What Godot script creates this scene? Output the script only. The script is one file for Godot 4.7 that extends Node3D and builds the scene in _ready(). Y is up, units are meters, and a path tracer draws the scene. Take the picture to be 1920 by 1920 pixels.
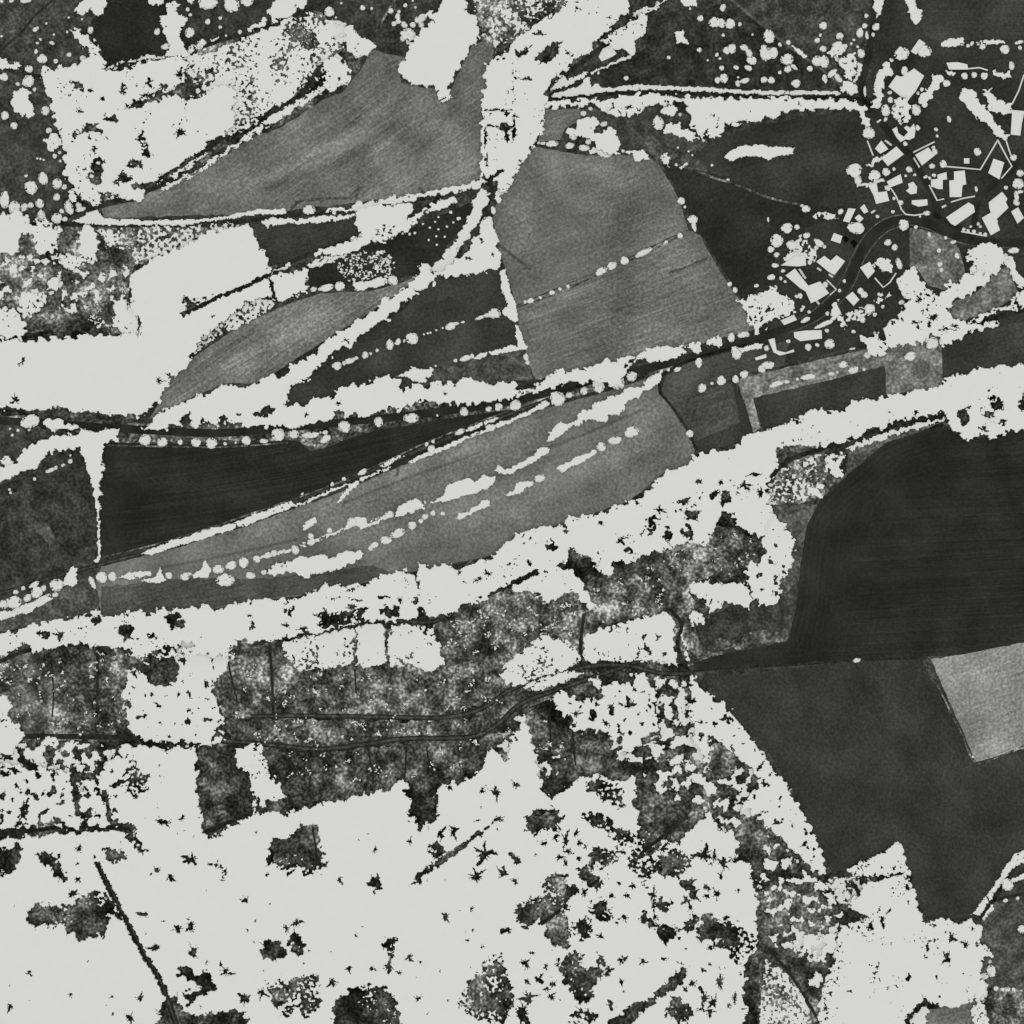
extends Node3D
# An aerial view straight down on fields, hedgerows, a hamlet and woods.
# Map units below are picture-like map units of half a metre: x to the east, y to the south, origin in the north-west corner.
const M := 0.5              # metres for one map unit
const MID := 960.0          # map unit at the world's origin
const CELL := 1.5           # canopy grid cell, map units
const EDGE := -45.0         # canopy grid starts this far outside
const N := 1340             # canopy grid cells a side
const LIT := 0.83           # what a white level surface shows under this sky

var ids := PackedInt32Array()
var noise_a := PackedByteArray()
var noise_b := PackedByteArray()
var noise_fine := PackedByteArray()
var noise_hole := PackedByteArray()
var noise_dome := PackedByteArray()
var noise_low := PackedByteArray()
var hole_cut := PackedInt32Array()
var clump_cut := PackedInt32Array()
var noise_clump := PackedByteArray()
var rng := RandomNumberGenerator.new()
var counts := {}
var mats := {}
var tex := {}
var means := {}
var entries := []
var bark: StandardMaterial3D
var leaf: StandardMaterial3D
var render_white: StandardMaterial3D
var roof_white: StandardMaterial3D
var stone_white: StandardMaterial3D
var crown_meshes := []
var trunk_mesh: Mesh
var bush_mesh: Mesh

func _ready() -> void:
	rng.seed = 4711
	set_view()
	make_noise()
	make_textures()
	make_materials()
	make_tree_meshes()
	make_land()
	make_roads()
	make_canopies()
	make_buildings()
	make_walls()
	make_trees()
	make_cars()

# ---------------------------------------------------------------- camera, sky, light
func set_view() -> void:
	var cam := Camera3D.new()
	cam.name = "camera"
	var high := 5200.0
	cam.fov = rad_to_deg(2.0 * atan(MID * M / high))
	cam.near = 10.0
	cam.far = 12000.0
	cam.position = Vector3(0, high, 0)
	cam.rotation_degrees = Vector3(-90, 0, 0)
	add_child(cam)
	var env := Environment.new()
	env.background_mode = Environment.BG_SKY
	var sky := Sky.new()
	var pm := ProceduralSkyMaterial.new()
	pm.sky_top_color = Color(0.80, 0.80, 0.80)
	pm.sky_horizon_color = Color(0.79, 0.79, 0.79)
	pm.sky_curve = 0.2
	pm.ground_bottom_color = Color(0.3, 0.3, 0.3)
	pm.ground_horizon_color = Color(0.5, 0.5, 0.5)
	pm.sun_angle_max = 1.0
	sky.sky_material = pm
	env.sky = sky
	env.tonemap_mode = Environment.TONE_MAPPER_LINEAR
	env.tonemap_exposure = 1.08
	env.sdfgi_enabled = true
	env.ssao_enabled = true
	env.ssil_enabled = true
	var we := WorldEnvironment.new()
	we.name = "sky_and_air"
	we.environment = env
	add_child(we)
	var sun := DirectionalLight3D.new()
	sun.name = "veiled_sun"
	sun.light_energy = 0.3
	sun.light_angular_distance = 40.0
	sun.light_color = Color(1.0, 0.998, 0.994)
	sun.rotation_degrees = Vector3(-86, 20, 0)
	sun.shadow_enabled = true
	add_child(sun)

# ---------------------------------------------------------------- small helpers
func wp(x: float, y: float, h := 0.0) -> Vector3:
	return Vector3((x - MID) * M, h, (y - MID) * M)

func out_of_frame(v: float) -> float:
	return v - 45.0 if v <= 0.0 else (v + 45.0 if v >= 1920.0 else v)

func pts(flat: Array, push := true) -> PackedVector2Array:
	var p := PackedVector2Array()
	for i in range(0, flat.size(), 2):
		var v := Vector2(flat[i], flat[i + 1])
		if push:
			v = Vector2(out_of_frame(v.x), out_of_frame(v.y))
		p.append(v)
	return p

func numbered(called: String) -> String:
	var n: int = counts.get(called, 0)
	counts[called] = n + 1
	return called if n == 0 else "%s_%03d" % [called, n]

func tag(o: Node, label: String, category := "", group := "", kind := "") -> void:
	if label != "": o.set_meta("label", label)
	if category != "": o.set_meta("category", category)
	if group != "": o.set_meta("group", group)
	if kind != "": o.set_meta("kind", kind)

func mesh_of(v: PackedVector3Array, n: PackedVector3Array, idx: PackedInt32Array, uv := PackedVector2Array()) -> ArrayMesh:
	var a := []
	a.resize(Mesh.ARRAY_MAX)
	a[Mesh.ARRAY_VERTEX] = v
	a[Mesh.ARRAY_NORMAL] = n
	if uv.size(): a[Mesh.ARRAY_TEX_UV] = uv
	a[Mesh.ARRAY_INDEX] = idx
	var m := ArrayMesh.new()
	m.add_surface_from_arrays(Mesh.PRIMITIVE_TRIANGLES, a)
	return m

func put(called: String, m: Mesh, mat: Material, parent: Node = self) -> MeshInstance3D:
	var o := MeshInstance3D.new()
	o.name = numbered(called) if parent == self else called
	o.mesh = m
	o.material_override = mat
	parent.add_child(o, true)
	return o

func ordinal(n: int) -> String:
	var one := ["", "first", "second", "third", "fourth", "fifth", "sixth", "seventh", "eighth", "ninth", "tenth", "eleventh", "twelfth", "thirteenth", "fourteenth", "fifteenth", "sixteenth", "seventeenth", "eighteenth", "nineteenth"]
	if n < 20: return one[n]
	var tens := ["", "", "twent", "thirt", "fort", "fift", "sixt", "sevent", "eight", "ninet"]
	if n % 10 == 0: return tens[n / 10] + "ieth"
	return tens[n / 10] + "y-" + one[n % 10]

# ---------------------------------------------------------------- noise and textures
func noise_bytes(seed_: int, freq: float, oct: int, kind := FastNoiseLite.TYPE_SIMPLEX_SMOOTH) -> PackedByteArray:
	var f := FastNoiseLite.new()
	f.seed = seed_
	f.noise_type = kind
	f.frequency = freq
	f.fractal_octaves = oct
	f.fractal_type = FastNoiseLite.FRACTAL_FBM if oct > 1 else FastNoiseLite.FRACTAL_NONE
	if kind == FastNoiseLite.TYPE_CELLULAR:
		f.cellular_return_type = FastNoiseLite.RETURN_DISTANCE
		f.cellular_jitter = 0.9
	var im := f.get_image(N + 1, N + 1)
	im.convert(Image.FORMAT_L8)
	return im.get_data()

func make_noise() -> void:
	noise_a = noise_bytes(1, 0.075, 2)
	noise_b = noise_bytes(2, 0.075, 2)
	noise_fine = noise_bytes(3, 0.9, 1)
	noise_hole = noise_bytes(4, 0.14, 2)
	var wide := noise_bytes(7, 0.02, 3)
	for i in noise_hole.size(): noise_hole[i] = int(noise_hole[i] * 0.55 + wide[i] * 0.45)
	noise_dome = noise_bytes(5, 0.085, 1, FastNoiseLite.TYPE_CELLULAR)
	noise_low = noise_bytes(6, 0.012, 2)
	noise_clump = noise_bytes(8, 0.055, 4)
	hole_cut = levels(noise_hole)
	clump_cut = levels(noise_clump)

# the noise level below which each whole percentage lies
func levels(b: PackedByteArray) -> PackedInt32Array:
	var hist := PackedInt32Array()
	hist.resize(256)
	for v in b: hist[v] += 1
	var r := PackedInt32Array()
	r.resize(101)
	var total := 0
	var level := 0
	for p in 101:
		while level < 255 and total + hist[level] < b.size() * p / 100.0:
			total += hist[level]
			level += 1
		r[p] = level
	return r

func seamless(seed_: int, size: int, freq: float, oct: int) -> PackedByteArray:
	var f := FastNoiseLite.new()
	f.seed = seed_
	f.noise_type = FastNoiseLite.TYPE_SIMPLEX_SMOOTH
	f.frequency = freq
	f.fractal_octaves = oct
	f.fractal_type = FastNoiseLite.FRACTAL_FBM if oct > 1 else FastNoiseLite.FRACTAL_NONE
	var im := f.get_seamless_image(size, size)
	im.convert(Image.FORMAT_L8)
	return im.get_data()

# grain of one ground cover: value = mean x exp(sum of weights x layer), as sRGB grey
func ground_texture(called: String, size: int, mean: float, layers: Array) -> void:
	var lut := PackedByteArray()
	lut.resize(1400)
	for i in 1400:
		var lin: float = clamp(mean * exp((i - 700) / 200.0), 0.0, 1.0)
		lut[i] = int(round(Color(lin, lin, lin).linear_to_srgb().r * 255.0))
	var sum := PackedFloat32Array()
	sum.resize(size * size)
	sum.fill(700.0)
	for l in layers:
		var n: PackedByteArray = l[0]
		var w: float = l[1] * 200.0 / 64.0
		for i in size * size: sum[i] += w * (n[i] - 127)
	var outb := PackedByteArray()
	outb.resize(size * size)
	for i in size * size: outb[i] = lut[clampi(int(sum[i]), 0, 1399)]
	var im := Image.create_from_data(size, size, false, Image.FORMAT_L8, outb)
	im.convert(Image.FORMAT_RGB8)
	tex[called] = ImageTexture.create_from_image(im)
	means[called] = mean

# a line of trodden, mown or tilled ground in a picture that covers 1000 m
func stroke(b: PackedByteArray, size: int, line: PackedVector2Array, delta: float, wide: float) -> void:
	var k := size / 2000.0
	var r := int(ceil(wide * k * 0.5 - 0.5))
	for i in line.size() - 1:
		var a := (line[i] - Vector2(MID, MID)) * k + Vector2(size, size) * 0.5
		var c := (line[i + 1] - Vector2(MID, MID)) * k + Vector2(size, size) * 0.5
		var steps := maxi(1, int(a.distance_to(c) / maxf(1.0, r * 0.8)))
		for s in steps:
			var p := a.lerp(c, s / float(steps))
			for dy in range(-r, r + 1):
				for dx in range(-r, r + 1):
					if dx * dx + dy * dy > r * r + 1: continue
					var x := int(p.x) + dx
					var y := int(p.y) + dy
					if x < 0 or y < 0 or x >= size or y >= size: continue
					b[y * size + x] = clampi(int(127 + delta), 0, 255)

func blank(size: int) -> PackedByteArray:
	var b := PackedByteArray()
	b.resize(size * size)
	b.fill(127)
	return b

# many single rows laid inside a field, all along one direction
func rows_in(b: PackedByteArray, size: int, poly: PackedVector2Array, dir: float, count: int, long: float, delta: float, bend := 0.0) -> void:
	var lo := poly[0]
	var hi := poly[0]
	for q in poly:
		lo = lo.min(q)
		hi = hi.max(q)
	var made := 0
	for t in count * 6:
		if made >= count: break
		var a := Vector2(rng.randf_range(lo.x, hi.x), rng.randf_range(lo.y, hi.y))
		if not Geometry2D.is_point_in_polygon(a, poly): continue
		made += 1
		var line := PackedVector2Array([a])
		var l := long * rng.randf_range(0.4, 1.2)
		var d := deg_to_rad(dir + bend * (a.x - lo.x) / (hi.x - lo.x) + rng.randf_range(-1.0, 1.0))
		for s in 8:
			var q := line[s] + Vector2.from_angle(d) * l / 8.0
			d += deg_to_rad(bend) * l / 8.0 / (hi.x - lo.x)
			if not Geometry2D.is_point_in_polygon(q, poly): break
			line.append(q)
		stroke(b, size, line, rng.randf_range(-delta, delta), 1.0)

func soften(b: PackedByteArray, from: int, size: int) -> PackedByteArray:
	var im := Image.create_from_data(from, from, false, Image.FORMAT_L8, b)
	im.resize(from / 2, from / 2, Image.INTERPOLATE_BILINEAR)
	im.resize(size, size, Image.INTERPOLATE_CUBIC)
	return im.get_data()

func make_textures() -> void:
	var s := 1280
	var fine := seamless(11, s, 0.42, 2)
	var mid := seamless(12, s, 0.2, 4)
	var coarse := seamless(13, s, 0.012, 4)
	var patch := seamless(14, s, 0.04, 4)
	# broad swaths and wheel marks in the meadows
	var soft := blank(400)
	var swaths := [[30, 9, [470,345,560,305,620,272,690,238]], [24, 8, [560,330,640,282,700,244]], [-34, 12, [500,352,600,318,680,282,735,232]], [-30, 22, [600,262,660,225,720,160,735,110]], [-26, 14, [780,285,820,248,850,205,862,170]], [26, 5, [775,290,810,240,832,215,828,190]],
		[28, 30, [840,240,870,270,880,310]], [-26, 18, [380,365,330,390,260,396]], [-24, 26, [1000,330,1060,400,1120,420,1200,400]], [22, 30, [1010,300,1120,330,1220,340]], [-24, 26, [1040,480,1120,450,1210,440]], [-20, 30, [1050,600,1150,570,1260,560]],
		[20, 26, [640,580,540,640,420,690]], [-22, 16, [520,600,460,640,380,690]], [-24, 18, [620,1080,720,1050,860,1010,960,980]], [20, 30, [760,960,900,930,1100,870,1220,820]], [-20, 22, [1000,960,1120,910,1240,850]], [22, 20, [700,905,860,850,1000,790]]]
	for w in swaths: stroke(soft, 400, smooth_line(pts(w[2], false)), w[0], w[1])
	var swath_layer := soften(soft, 400, s)
	var marks := blank(s)
	var wheels := [[-90, 3, [548,402,547,390,556,380,600,373,660,371]], [-70, 3, [655,372,668,358,672,350]], [-70, 3, [668,372,672,356]], [-60, 3, [662,368,680,352]], [-90, 4, [786,352,800,368,812,372]], [-90, 5, [1258,512,1300,494,1328,484]], [-60, 2, [925,452,995,505]], [-70, 4, [748,866,744,892]], [-40, 2, [640,945,780,890,900,850]], [-40, 2, [990,852,1100,812,1200,770]], [-40, 2, [300,1065,440,1038,560,1010]]]
	for w in wheels: stroke(marks, s, smooth_line(pts(w[2], false)), w[0], w[1])
	for f in land_list():
		var p := pts(f[6])
		if f[1] == "mown": rows_in(marks, s, p, f[3], 700, 60.0, 42.0)
		elif f[1] == "meadow": rows_in(marks, s, p, f[3], 420, 36.0, 34.0)
		elif f[1] == "arable": rows_in(marks, s, p, f[3], 260, 70.0, 26.0)
	var tilled := blank(s)
	for f in land_list():
		var p := pts(f[6])
		if f[1] == "plough": rows_in(tilled, s, p, f[3], 420 if absf(f[3]) < 45 else 90, 320.0, 60.0, -14.0 if f[3] == -5 else 0.0)
	var headland := smooth_line(pts([1478,1203,1495,1130,1500,1075,1513,985,1540,934,1600,882,1660,832,1745,803,1778,806], false))
	for k in range(1, 20):
		var line := PackedVector2Array()
		for i in range(1, headland.size() - 1):
			line.append(headland[i] + (headland[i + 1] - headland[i - 1]).normalized().orthogonal() * -5.0 * k)
		stroke(tilled, s, line, (20.0 if k % 2 else -20.0) * (1.0 - k / 26.0) * rng.randf_range(0.4, 1.0), 2.5)
	ground_texture("meadow", s, 0.42, [[mid, 0.30], [fine, 0.08], [coarse, 0.22], [swath_layer, 0.5], [marks, 0.7]])
	tex["mown"] = tex["meadow"]
	means["mown"] = 0.42
	ground_texture("arable", s, 0.42, [[fine, 0.10], [mid, 0.22], [coarse, 0.24], [marks, 0.5]])
	ground_texture("plough", s, 0.42, [[tilled, 0.34], [mid, 0.16], [coarse, 0.2]])
	ground_texture("rough", s, 0.3, [[mid, 0.5], [patch, 0.38], [coarse, 0.16]])
	ground_texture("scrub", s, 0.12, [[fine, 0.3], [mid, 0.85], [patch, 0.8], [coarse, 0.75]])

func grey(lin: float) -> Color:
	return Color(lin, lin * 1.0, lin * 0.98).linear_to_srgb()

func tone_to_linear(t: float) -> float:
	return Color(t / 255.0, t / 255.0, t / 255.0).srgb_to_linear().r

func ground_mat(kind: String, tone: float) -> StandardMaterial3D:
	var key := "%s %d" % [kind, int(tone)]
	if mats.has(key): return mats[key]
	var m := StandardMaterial3D.new()
	m.albedo_texture = tex[kind]
	m.albedo_color = grey(min(1.0, tone_to_linear(tone) / LIT / means[kind]))
	m.roughness = 1.0
	m.metallic_specular = 0.0
	mats[key] = m
	return m

func plain(lin: float) -> StandardMaterial3D:
	var m := StandardMaterial3D.new()
	m.albedo_color = grey(lin)
	m.roughness = 0.95
	m.metallic_specular = 0.1
	return m

func make_materials() -> void:
	leaf = plain(0.80)
	leaf.metallic_specular = 0.0
	bark = plain(0.14)
	render_white = plain(0.72)
	roof_white = plain(0.79)
	stone_white = plain(0.74)

# ---------------------------------------------------------------- land
func ragged(p: PackedVector2Array, rag: float) -> PackedVector2Array:
	var r := PackedVector2Array()
	for i in p.size():
		var a := p[i]
		var b := p[(i + 1) % p.size()]
		r.append(a)
		var steps := int(a.distance_to(b) / 9.0)
		var side := (b - a).orthogonal().normalized()
		for k in range(1, steps):
			r.append(a.lerp(b, k / float(steps)) + side * rng.randf_range(-rag, rag))
	return r

func sheet(called: String, p: PackedVector2Array, h: float, turn: float, m: Material, span := 1000.0, fixed := false) -> MeshInstance3D:
	var tri := Geometry2D.triangulate_polygon(p)
	if tri.is_empty():
		print("polygon crosses itself: ", called, " ", p[0])
		return null
	var v := PackedVector3Array()
	var n := PackedVector3Array()
	var uv := PackedVector2Array()
	var shift := Vector2(0.5, 0.5) if fixed else Vector2(rng.randf(), rng.randf())
	for q in p:
		var w := wp(q.x, q.y, h)
		v.append(w)
		n.append(Vector3.UP)
		uv.append(Vector2(w.x, w.z).rotated(-turn) / span + shift)
	for i in range(0, tri.size(), 3):
		var a := p[tri[i]]
		if (p[tri[i + 1]] - a).cross(p[tri[i + 2]] - a) < 0:
			var t := tri[i + 1]
			tri[i + 1] = tri[i + 2]
			tri[i + 2] = t
	return put(called, mesh_of(v, n, tri, uv), m)

func ribbon(called: String, line: PackedVector2Array, wide: float, h: float, m: Material) -> MeshInstance3D:
	var p := smooth_line(line)
	var v := PackedVector3Array()
	var n := PackedVector3Array()
	var uv := PackedVector2Array()
	var idx := PackedInt32Array()
	var run := 0.0
	for i in p.size():
		var d := (p[mini(i + 1, p.size() - 1)] - p[maxi(i - 1, 0)]).normalized()
		var side := d.orthogonal()
		if i > 0: run += p[i].distance_to(p[i - 1]) * M
		for s in [-1.0, 1.0]:
			var q: Vector2 = p[i] + side * s * (wide * 0.5 + rng.randf_range(-0.5, 0.5) * minf(1.0, wide * 0.12))
			v.append(wp(q.x, q.y, h))
			n.append(Vector3.UP)
			uv.append(Vector2(run, s * wide * 0.5 * M) / 400.0)
		if i > 0:
			var b := i * 2
			idx.append_array(PackedInt32Array([b - 2, b - 1, b, b - 1, b + 1, b]))
	# face up whichever way the line runs
	if (v[1] - v[0]).cross(v[2] - v[0]).y > 0:
		for i in range(0, idx.size(), 3):
			var t := idx[i + 1]
			idx[i + 1] = idx[i + 2]
			idx[i + 2] = t
	return put(called, mesh_of(v, n, idx, uv), m)

func smooth_line(line: PackedVector2Array) -> PackedVector2Array:
	var r := PackedVector2Array()
	for i in line.size() - 1:
		var a := line[maxi(i - 1, 0)]
		var b := line[i]
		var c := line[i + 1]
		var d := line[mini(i + 2, line.size() - 1)]
		var steps := maxi(1, int(b.distance_to(c) / 8.0))
		for k in steps:
			r.append(b.cubic_interpolate(c, a, d, k / float(steps)))
	r.append(line[line.size() - 1])
	return r

func make_land() -> void:
	var big := PackedVector2Array([Vector2(-5000, -5000), Vector2(6920, -5000), Vector2(6920, 6920), Vector2(-5000, 6920)])
	var g := sheet("ground", big, 0.0, 0.3, ground_mat("rough", 62), 1000.0)
	tag(g, "dark rough ground under the whole landscape", "", "", "structure")
	for f in land_list():
		var fixed: bool = f[1] in ["mown", "meadow", "plough", "arable"]
		var o := sheet(f[0], ragged(pts(f[6]), f[4]), 0.05 * f[5], 0.0 if fixed else deg_to_rad(f[3]), ground_mat(f[1], f[2]), 1000.0, fixed)
		if o: tag(o, "", "", "", "structure")

func land_list() -> Array:
	# name, cover, tone, direction of the rows in degrees, ragged edge, layer, outline
	return [
		["forest_floor", "scrub", 59, 0, 4, 1, [0,1165,60,1190,300,1155,500,1130,700,1100,900,1050,1000,1005,1150,955,1300,870,1440,810,1600,760,1700,740,1900,685,1920,675,1920,800,1780,800,1620,820,1480,850,1440,920,1490,1000,1480,1110,1300,1130,1290,1250,1320,1290,1400,1380,1500,1520,1545,1640,1690,1580,1730,1730,1840,1720,1850,1850,1700,1920,0,1920]],
		["forest_floor", "scrub", 66, 0, 4, 1, [80,130,200,130,330,100,420,85,600,20,700,90,640,170,480,260,300,345,150,400,130,410]],
		["forest_floor", "scrub", 66, 0, 4, 1, [0,420,470,415,520,500,440,610,300,720,250,785,0,780]],
		["forest_floor", "scrub", 66, 0, 4, 1, [1070,0,1180,0,1120,90,1030,180,1000,270,940,360,905,340,905,150,930,100]],
		["scrubland", "scrub", 84, 0, 5, 2, [0,1225,150,1212,240,1210,245,1290,240,1350,260,1390,60,1385,20,1340]],
		["scrubland", "scrub", 90, 0, 5, 2, [410,1300,440,1230,500,1205,660,1180,810,1172,880,1130,960,1100,1090,1110,1100,1250,960,1285,880,1330,780,1345,600,1340,420,1345]],
		["scrubland", "scrub", 77, 0, 5, 2, [405,1348,780,1352,900,1325,1000,1290,1100,1262,1050,1300,980,1330,920,1370,700,1400,560,1410,440,1395]],
		["scrubland", "scrub", 75, 0, 5, 2, [480,1405,700,1400,960,1372,1000,1330,1070,1400,1060,1450,980,1480,900,1450,760,1465,600,1500,530,1490]],
		["scrubland", "scrub", 86, 0, 5, 2, [1100,1100,1180,1060,1300,1010,1340,985,1420,1010,1430,1060,1330,1080,1290,1110,1310,1150,1250,1140,1100,1180]],
		["scrubland", "scrub", 75, 0, 5, 2, [1180,1460,1260,1400,1420,1420,1440,1500,1500,1600,1560,1650,1640,1690,1560,1740,1540,1800,1440,1790,1400,1700,1340,1560,1240,1560]],
		["scrubland", "scrub", 118, 0, 5, 3, [1425,1790,1450,1770,1500,1830,1540,1890,1535,1920,1420,1920]],
		["scrubland", "scrub", 104, 0, 5, 3, [1250,1190,1330,1140,1360,1180,1350,1250,1290,1250]],
		["scrubland", "scrub", 104, 0, 4, 2, [370,85,480,60,600,22,650,50,640,95,590,130,480,225,420,260,370,200]],
		["scrubland", "scrub", 111, 0, 4, 2, [880,0,960,0,1060,10,960,80,930,100,900,70]],
		["scrubland", "scrub", 108, 0, 4, 2, [0,425,180,420,400,425,330,470,250,500,240,560,170,620,50,625,0,580]],
		["scrubland", "scrub", 127, 0, 4, 3, [1440,905,1470,870,1560,840,1590,850,1580,900,1545,930,1520,950,1440,945]],
		["scrubland", "rough", 84, 0, 3, 3, [1430,950,1500,945,1545,930,1515,985,1500,1080,1485,1112,1320,1160,1310,1140,1440,1100]],
		["scrubland", "rough", 88, 0, 1, 3, [1545,930,1600,880,1660,830,1740,803,1765,792,1640,822,1590,842,1570,895]],
		["clearing", "scrub", 169, 0, 5, 3, [860,1876,895,1825,915,1790,935,1790,950,1835,965,1880,940,1915,885,1900]],
		["clearing", "scrub", 108, 0, 5, 3, [505,1845,560,1832,605,1825,600,1890,580,1905,510,1870]],
		["clearing", "scrub", 127, 0, 5, 3, [1068,1900,1090,1888,1120,1900,1118,1920,1068,1920]],
		["clearing", "scrub", 95, 0, 5, 3, [505,1580,560,1545,602,1548,604,1630,520,1630]],
		["clearing", "scrub", 108, 0, 5, 3, [985,1530,1045,1520,1055,1545,1010,1565]],
		["clearing", "scrub", 104, 0, 5, 3, [1020,1640,1060,1645,1065,1770,1030,1755]],
		["clearing", "scrub", 145, 0, 5, 3, [1320,1400,1370,1392,1420,1440,1420,1500,1380,1545,1330,1540,1310,1470]],
		["clearing", "scrub", 136, 0, 5, 3, [1195,1510,1230,1505,1300,1510,1250,1580,1205,1610]],
		["clearing", "scrub", 147, 0, 5, 3, [1235,1600,1290,1600,1285,1640,1240,1640]],
		["rough_grass", "rough", 78, 55, 5, 5, [18,925,36,918,72,962,112,1022,106,1045,78,1005,48,962]],
		["verge", "scrub", 88, 0, 3, 2, [0,775,200,790,400,795,640,770,960,735,1200,690,1380,640,1400,655,1240,700,1110,735,960,770,700,800,590,845,560,825,200,830,60,800,0,800]],
		["pasture", "rough", 68, 0, 2, 2, [0,0,200,0,205,60,195,130,80,130,95,190,125,290,140,360,120,410,0,400]],
		["pasture", "arable", 46, 20, 7, 3, [184,0,322,0,308,30,320,70,314,105,255,115,200,134,192,100,172,66,180,30]],
		["pasture", "rough", 58, 0, 2, 2, [310,0,620,0,600,15,480,55,380,90,315,100]],
		["pasture", "rough", 60, 0, 2, 2, [600,20,640,0,880,0,800,60,760,105,700,95,650,45]],
		["meadow", "mown", 110, -34, 2, 4, [698,92,720,100,762,108,750,140,752,155,782,162,815,168,832,190,850,160,886,82,912,78,926,98,915,130,908,200,903,335,860,350,800,362,640,384,480,400,330,405,195,408,190,392,250,378,300,352,400,305,480,255,530,238,600,190,640,175,670,140]],
		["meadow", "meadow", 112, -20, 1, 3, [1018,205,1088,203,1090,225,1060,240,1050,262,1010,265]],
		["meadow", "rough", 74, 0, 2, 3, [1090,205,1220,200,1290,215,1330,270,1240,308,1215,285,1160,270,1110,235]],
		["meadow", "meadow", 108, -22, 1, 4, [985,272,1100,292,1215,290,1238,312,1275,375,1290,430,1140,500,968,572,950,510,930,450,925,400,945,340,965,310]],
		["meadow", "mown", 109, -20, 1, 4, [968,574,1140,502,1290,432,1312,440,1350,510,1385,560,1415,618,1330,640,1150,680,1005,712,990,680,975,620]],
		["meadow", "mown", 118, -32, 1, 4, [300,750,320,705,365,668,440,618,520,578,600,550,700,545,745,533,792,515,740,562,650,625,560,680,510,705,480,718,420,720,360,745,280,786]],
		["arable_field", "arable", 62, -14, 1, 4, [500,715,600,655,745,590,812,530,935,503,950,560,968,580,980,650,900,670,800,695,640,735,560,765,530,760]],
		["pasture", "rough", 78, -12, 2, 5, [810,692,985,652,998,710,880,725,760,735,740,705]],
		["arable_field", "arable", 62, -14, 1, 4, [475,420,665,408,680,440,560,485,505,500]],
		["orchard_ground", "arable", 46, 0, 1, 4, [575,500,700,460,880,380,892,400,800,505,740,525,640,535,580,540]],
		["ploughed_field", "plough", 44, -5, 1, 5, [193,828,270,832,400,834,535,826,560,828,572,838,583,848,610,840,650,824,700,808,860,782,958,768,978,772,860,832,700,894,480,966,300,1022,195,1048,187,1040,188,900]],
		["meadow", "meadow", 112, -20, 1, 4, [190,1062,330,1028,480,980,640,922,800,852,1000,772,1110,742,1230,705,1238,740,1265,762,1303,842,1300,868,1240,890,1180,940,1020,992,930,1040,740,1080,600,1112,500,1125,380,1145,190,1155,178,1095]],
		["meadow", "meadow", 84, -12, 2, 5, [190,1100,330,1085,500,1085,700,1060,740,1078,600,1110,500,1122,380,1142,190,1152]],
		["pasture", "rough", 84, -20, 2, 4, [0,1150,120,1098,175,1080,184,1100,186,1150,100,1165,0,1195]],
		["pasture", "rough", 56, -25, 1, 4, [0,925,60,890,110,850,150,838,170,905,184,960,184,1045,130,1068,0,1112]],
		["pasture", "rough", 66, -25, 2, 4, [0,800,40,795,100,808,95,825,60,840,30,870,0,880]],
		["ploughed_field", "plough", 44, -3, 1, 5, [1920,798,1870,815,1815,826,1780,806,1745,803,1660,832,1600,882,1540,934,1513,985,1500,1075,1495,1130,1478,1203,1350,1228,1300,1242,1308,1258,1600,1236,1720,1232,1800,1228,1920,1195]],
		["ploughed_field", "plough", 46, 97, 1, 6, [1540,934,1575,905,1560,960,1542,1040,1530,1120,1512,1200,1478,1206,1495,1130,1500,1075,1513,985]],
		["rough_grass", "rough", 62, -12, 3, 6, [1305,1165,1390,1130,1480,1108,1496,1085,1478,1200,1400,1215,1340,1225,1310,1215]],
		["rough_grass", "scrub", 127, -8, 4, 7, [1340,1200,1400,1188,1478,1180,1476,1202,1420,1210,1345,1222]],
		["arable_field", "arable", 57, 60, 1, 5, [1320,1272,1450,1256,1600,1243,1725,1236,1830,1432,1920,1396,1920,1582,1840,1702,1815,1722,1735,1724,1715,1655,1690,1580,1562,1638,1540,1600,1500,1505,1440,1408,1360,1325]],
		["stubble_field", "meadow", 138, -20, 1, 6, [1745,1236,1800,1228,1920,1196,1920,1392,1830,1428]],
		["arable_field", "arable", 47, -50, 1, 4, [1240,306,1290,316,1340,325,1420,362,1480,380,1560,390,1590,392,1520,425,1470,430,1450,470,1462,520,1390,560,1330,465,1310,432]],
		["arable_field", "arable", 55, -15, 1, 5, [1300,292,1330,268,1420,235,1600,205,1622,240,1625,300,1600,330,1605,388,1560,390,1480,380,1420,362,1340,322]],
		["pasture", "rough", 50, -15, 1, 4, [1040,165,1130,140,1210,90,1222,30,1370,5,1480,90,1590,172,1400,172,1200,164]],
		["pasture", "rough", 66, -40, 1, 4, [1372,0,1640,0,1632,60,1600,100,1570,150,1590,172,1485,88]],
		["arable_field", "arable", 62, 0, 1, 4, [1725,0,1920,0,1920,72,1760,76,1735,70,1728,40]],
		["village_ground", "arable", 54, 0, 1, 2, [1640,0,1725,0,1735,70,1920,72,1920,590,1760,640,1640,640,1480,680,1400,690,1250,720,1260,690,1420,640,1390,560,1462,520,1450,460,1490,425,1600,390,1600,330,1625,240,1600,200,1640,120]],
		["pasture", "arable", 78, -20, 1, 5, [1240,732,1250,705,1290,680,1400,652,1480,640,1470,685,1400,700,1340,722,1255,748]],
		["pasture", "meadow", 76, -20, 1, 5, [1248,748,1372,716,1388,792,1312,824,1280,800]],
		["arable_field", "arable", 56, -20, 1, 6, [1372,714,1382,714,1412,806,1400,822,1315,852,1298,838,1312,826,1388,794]],
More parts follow.
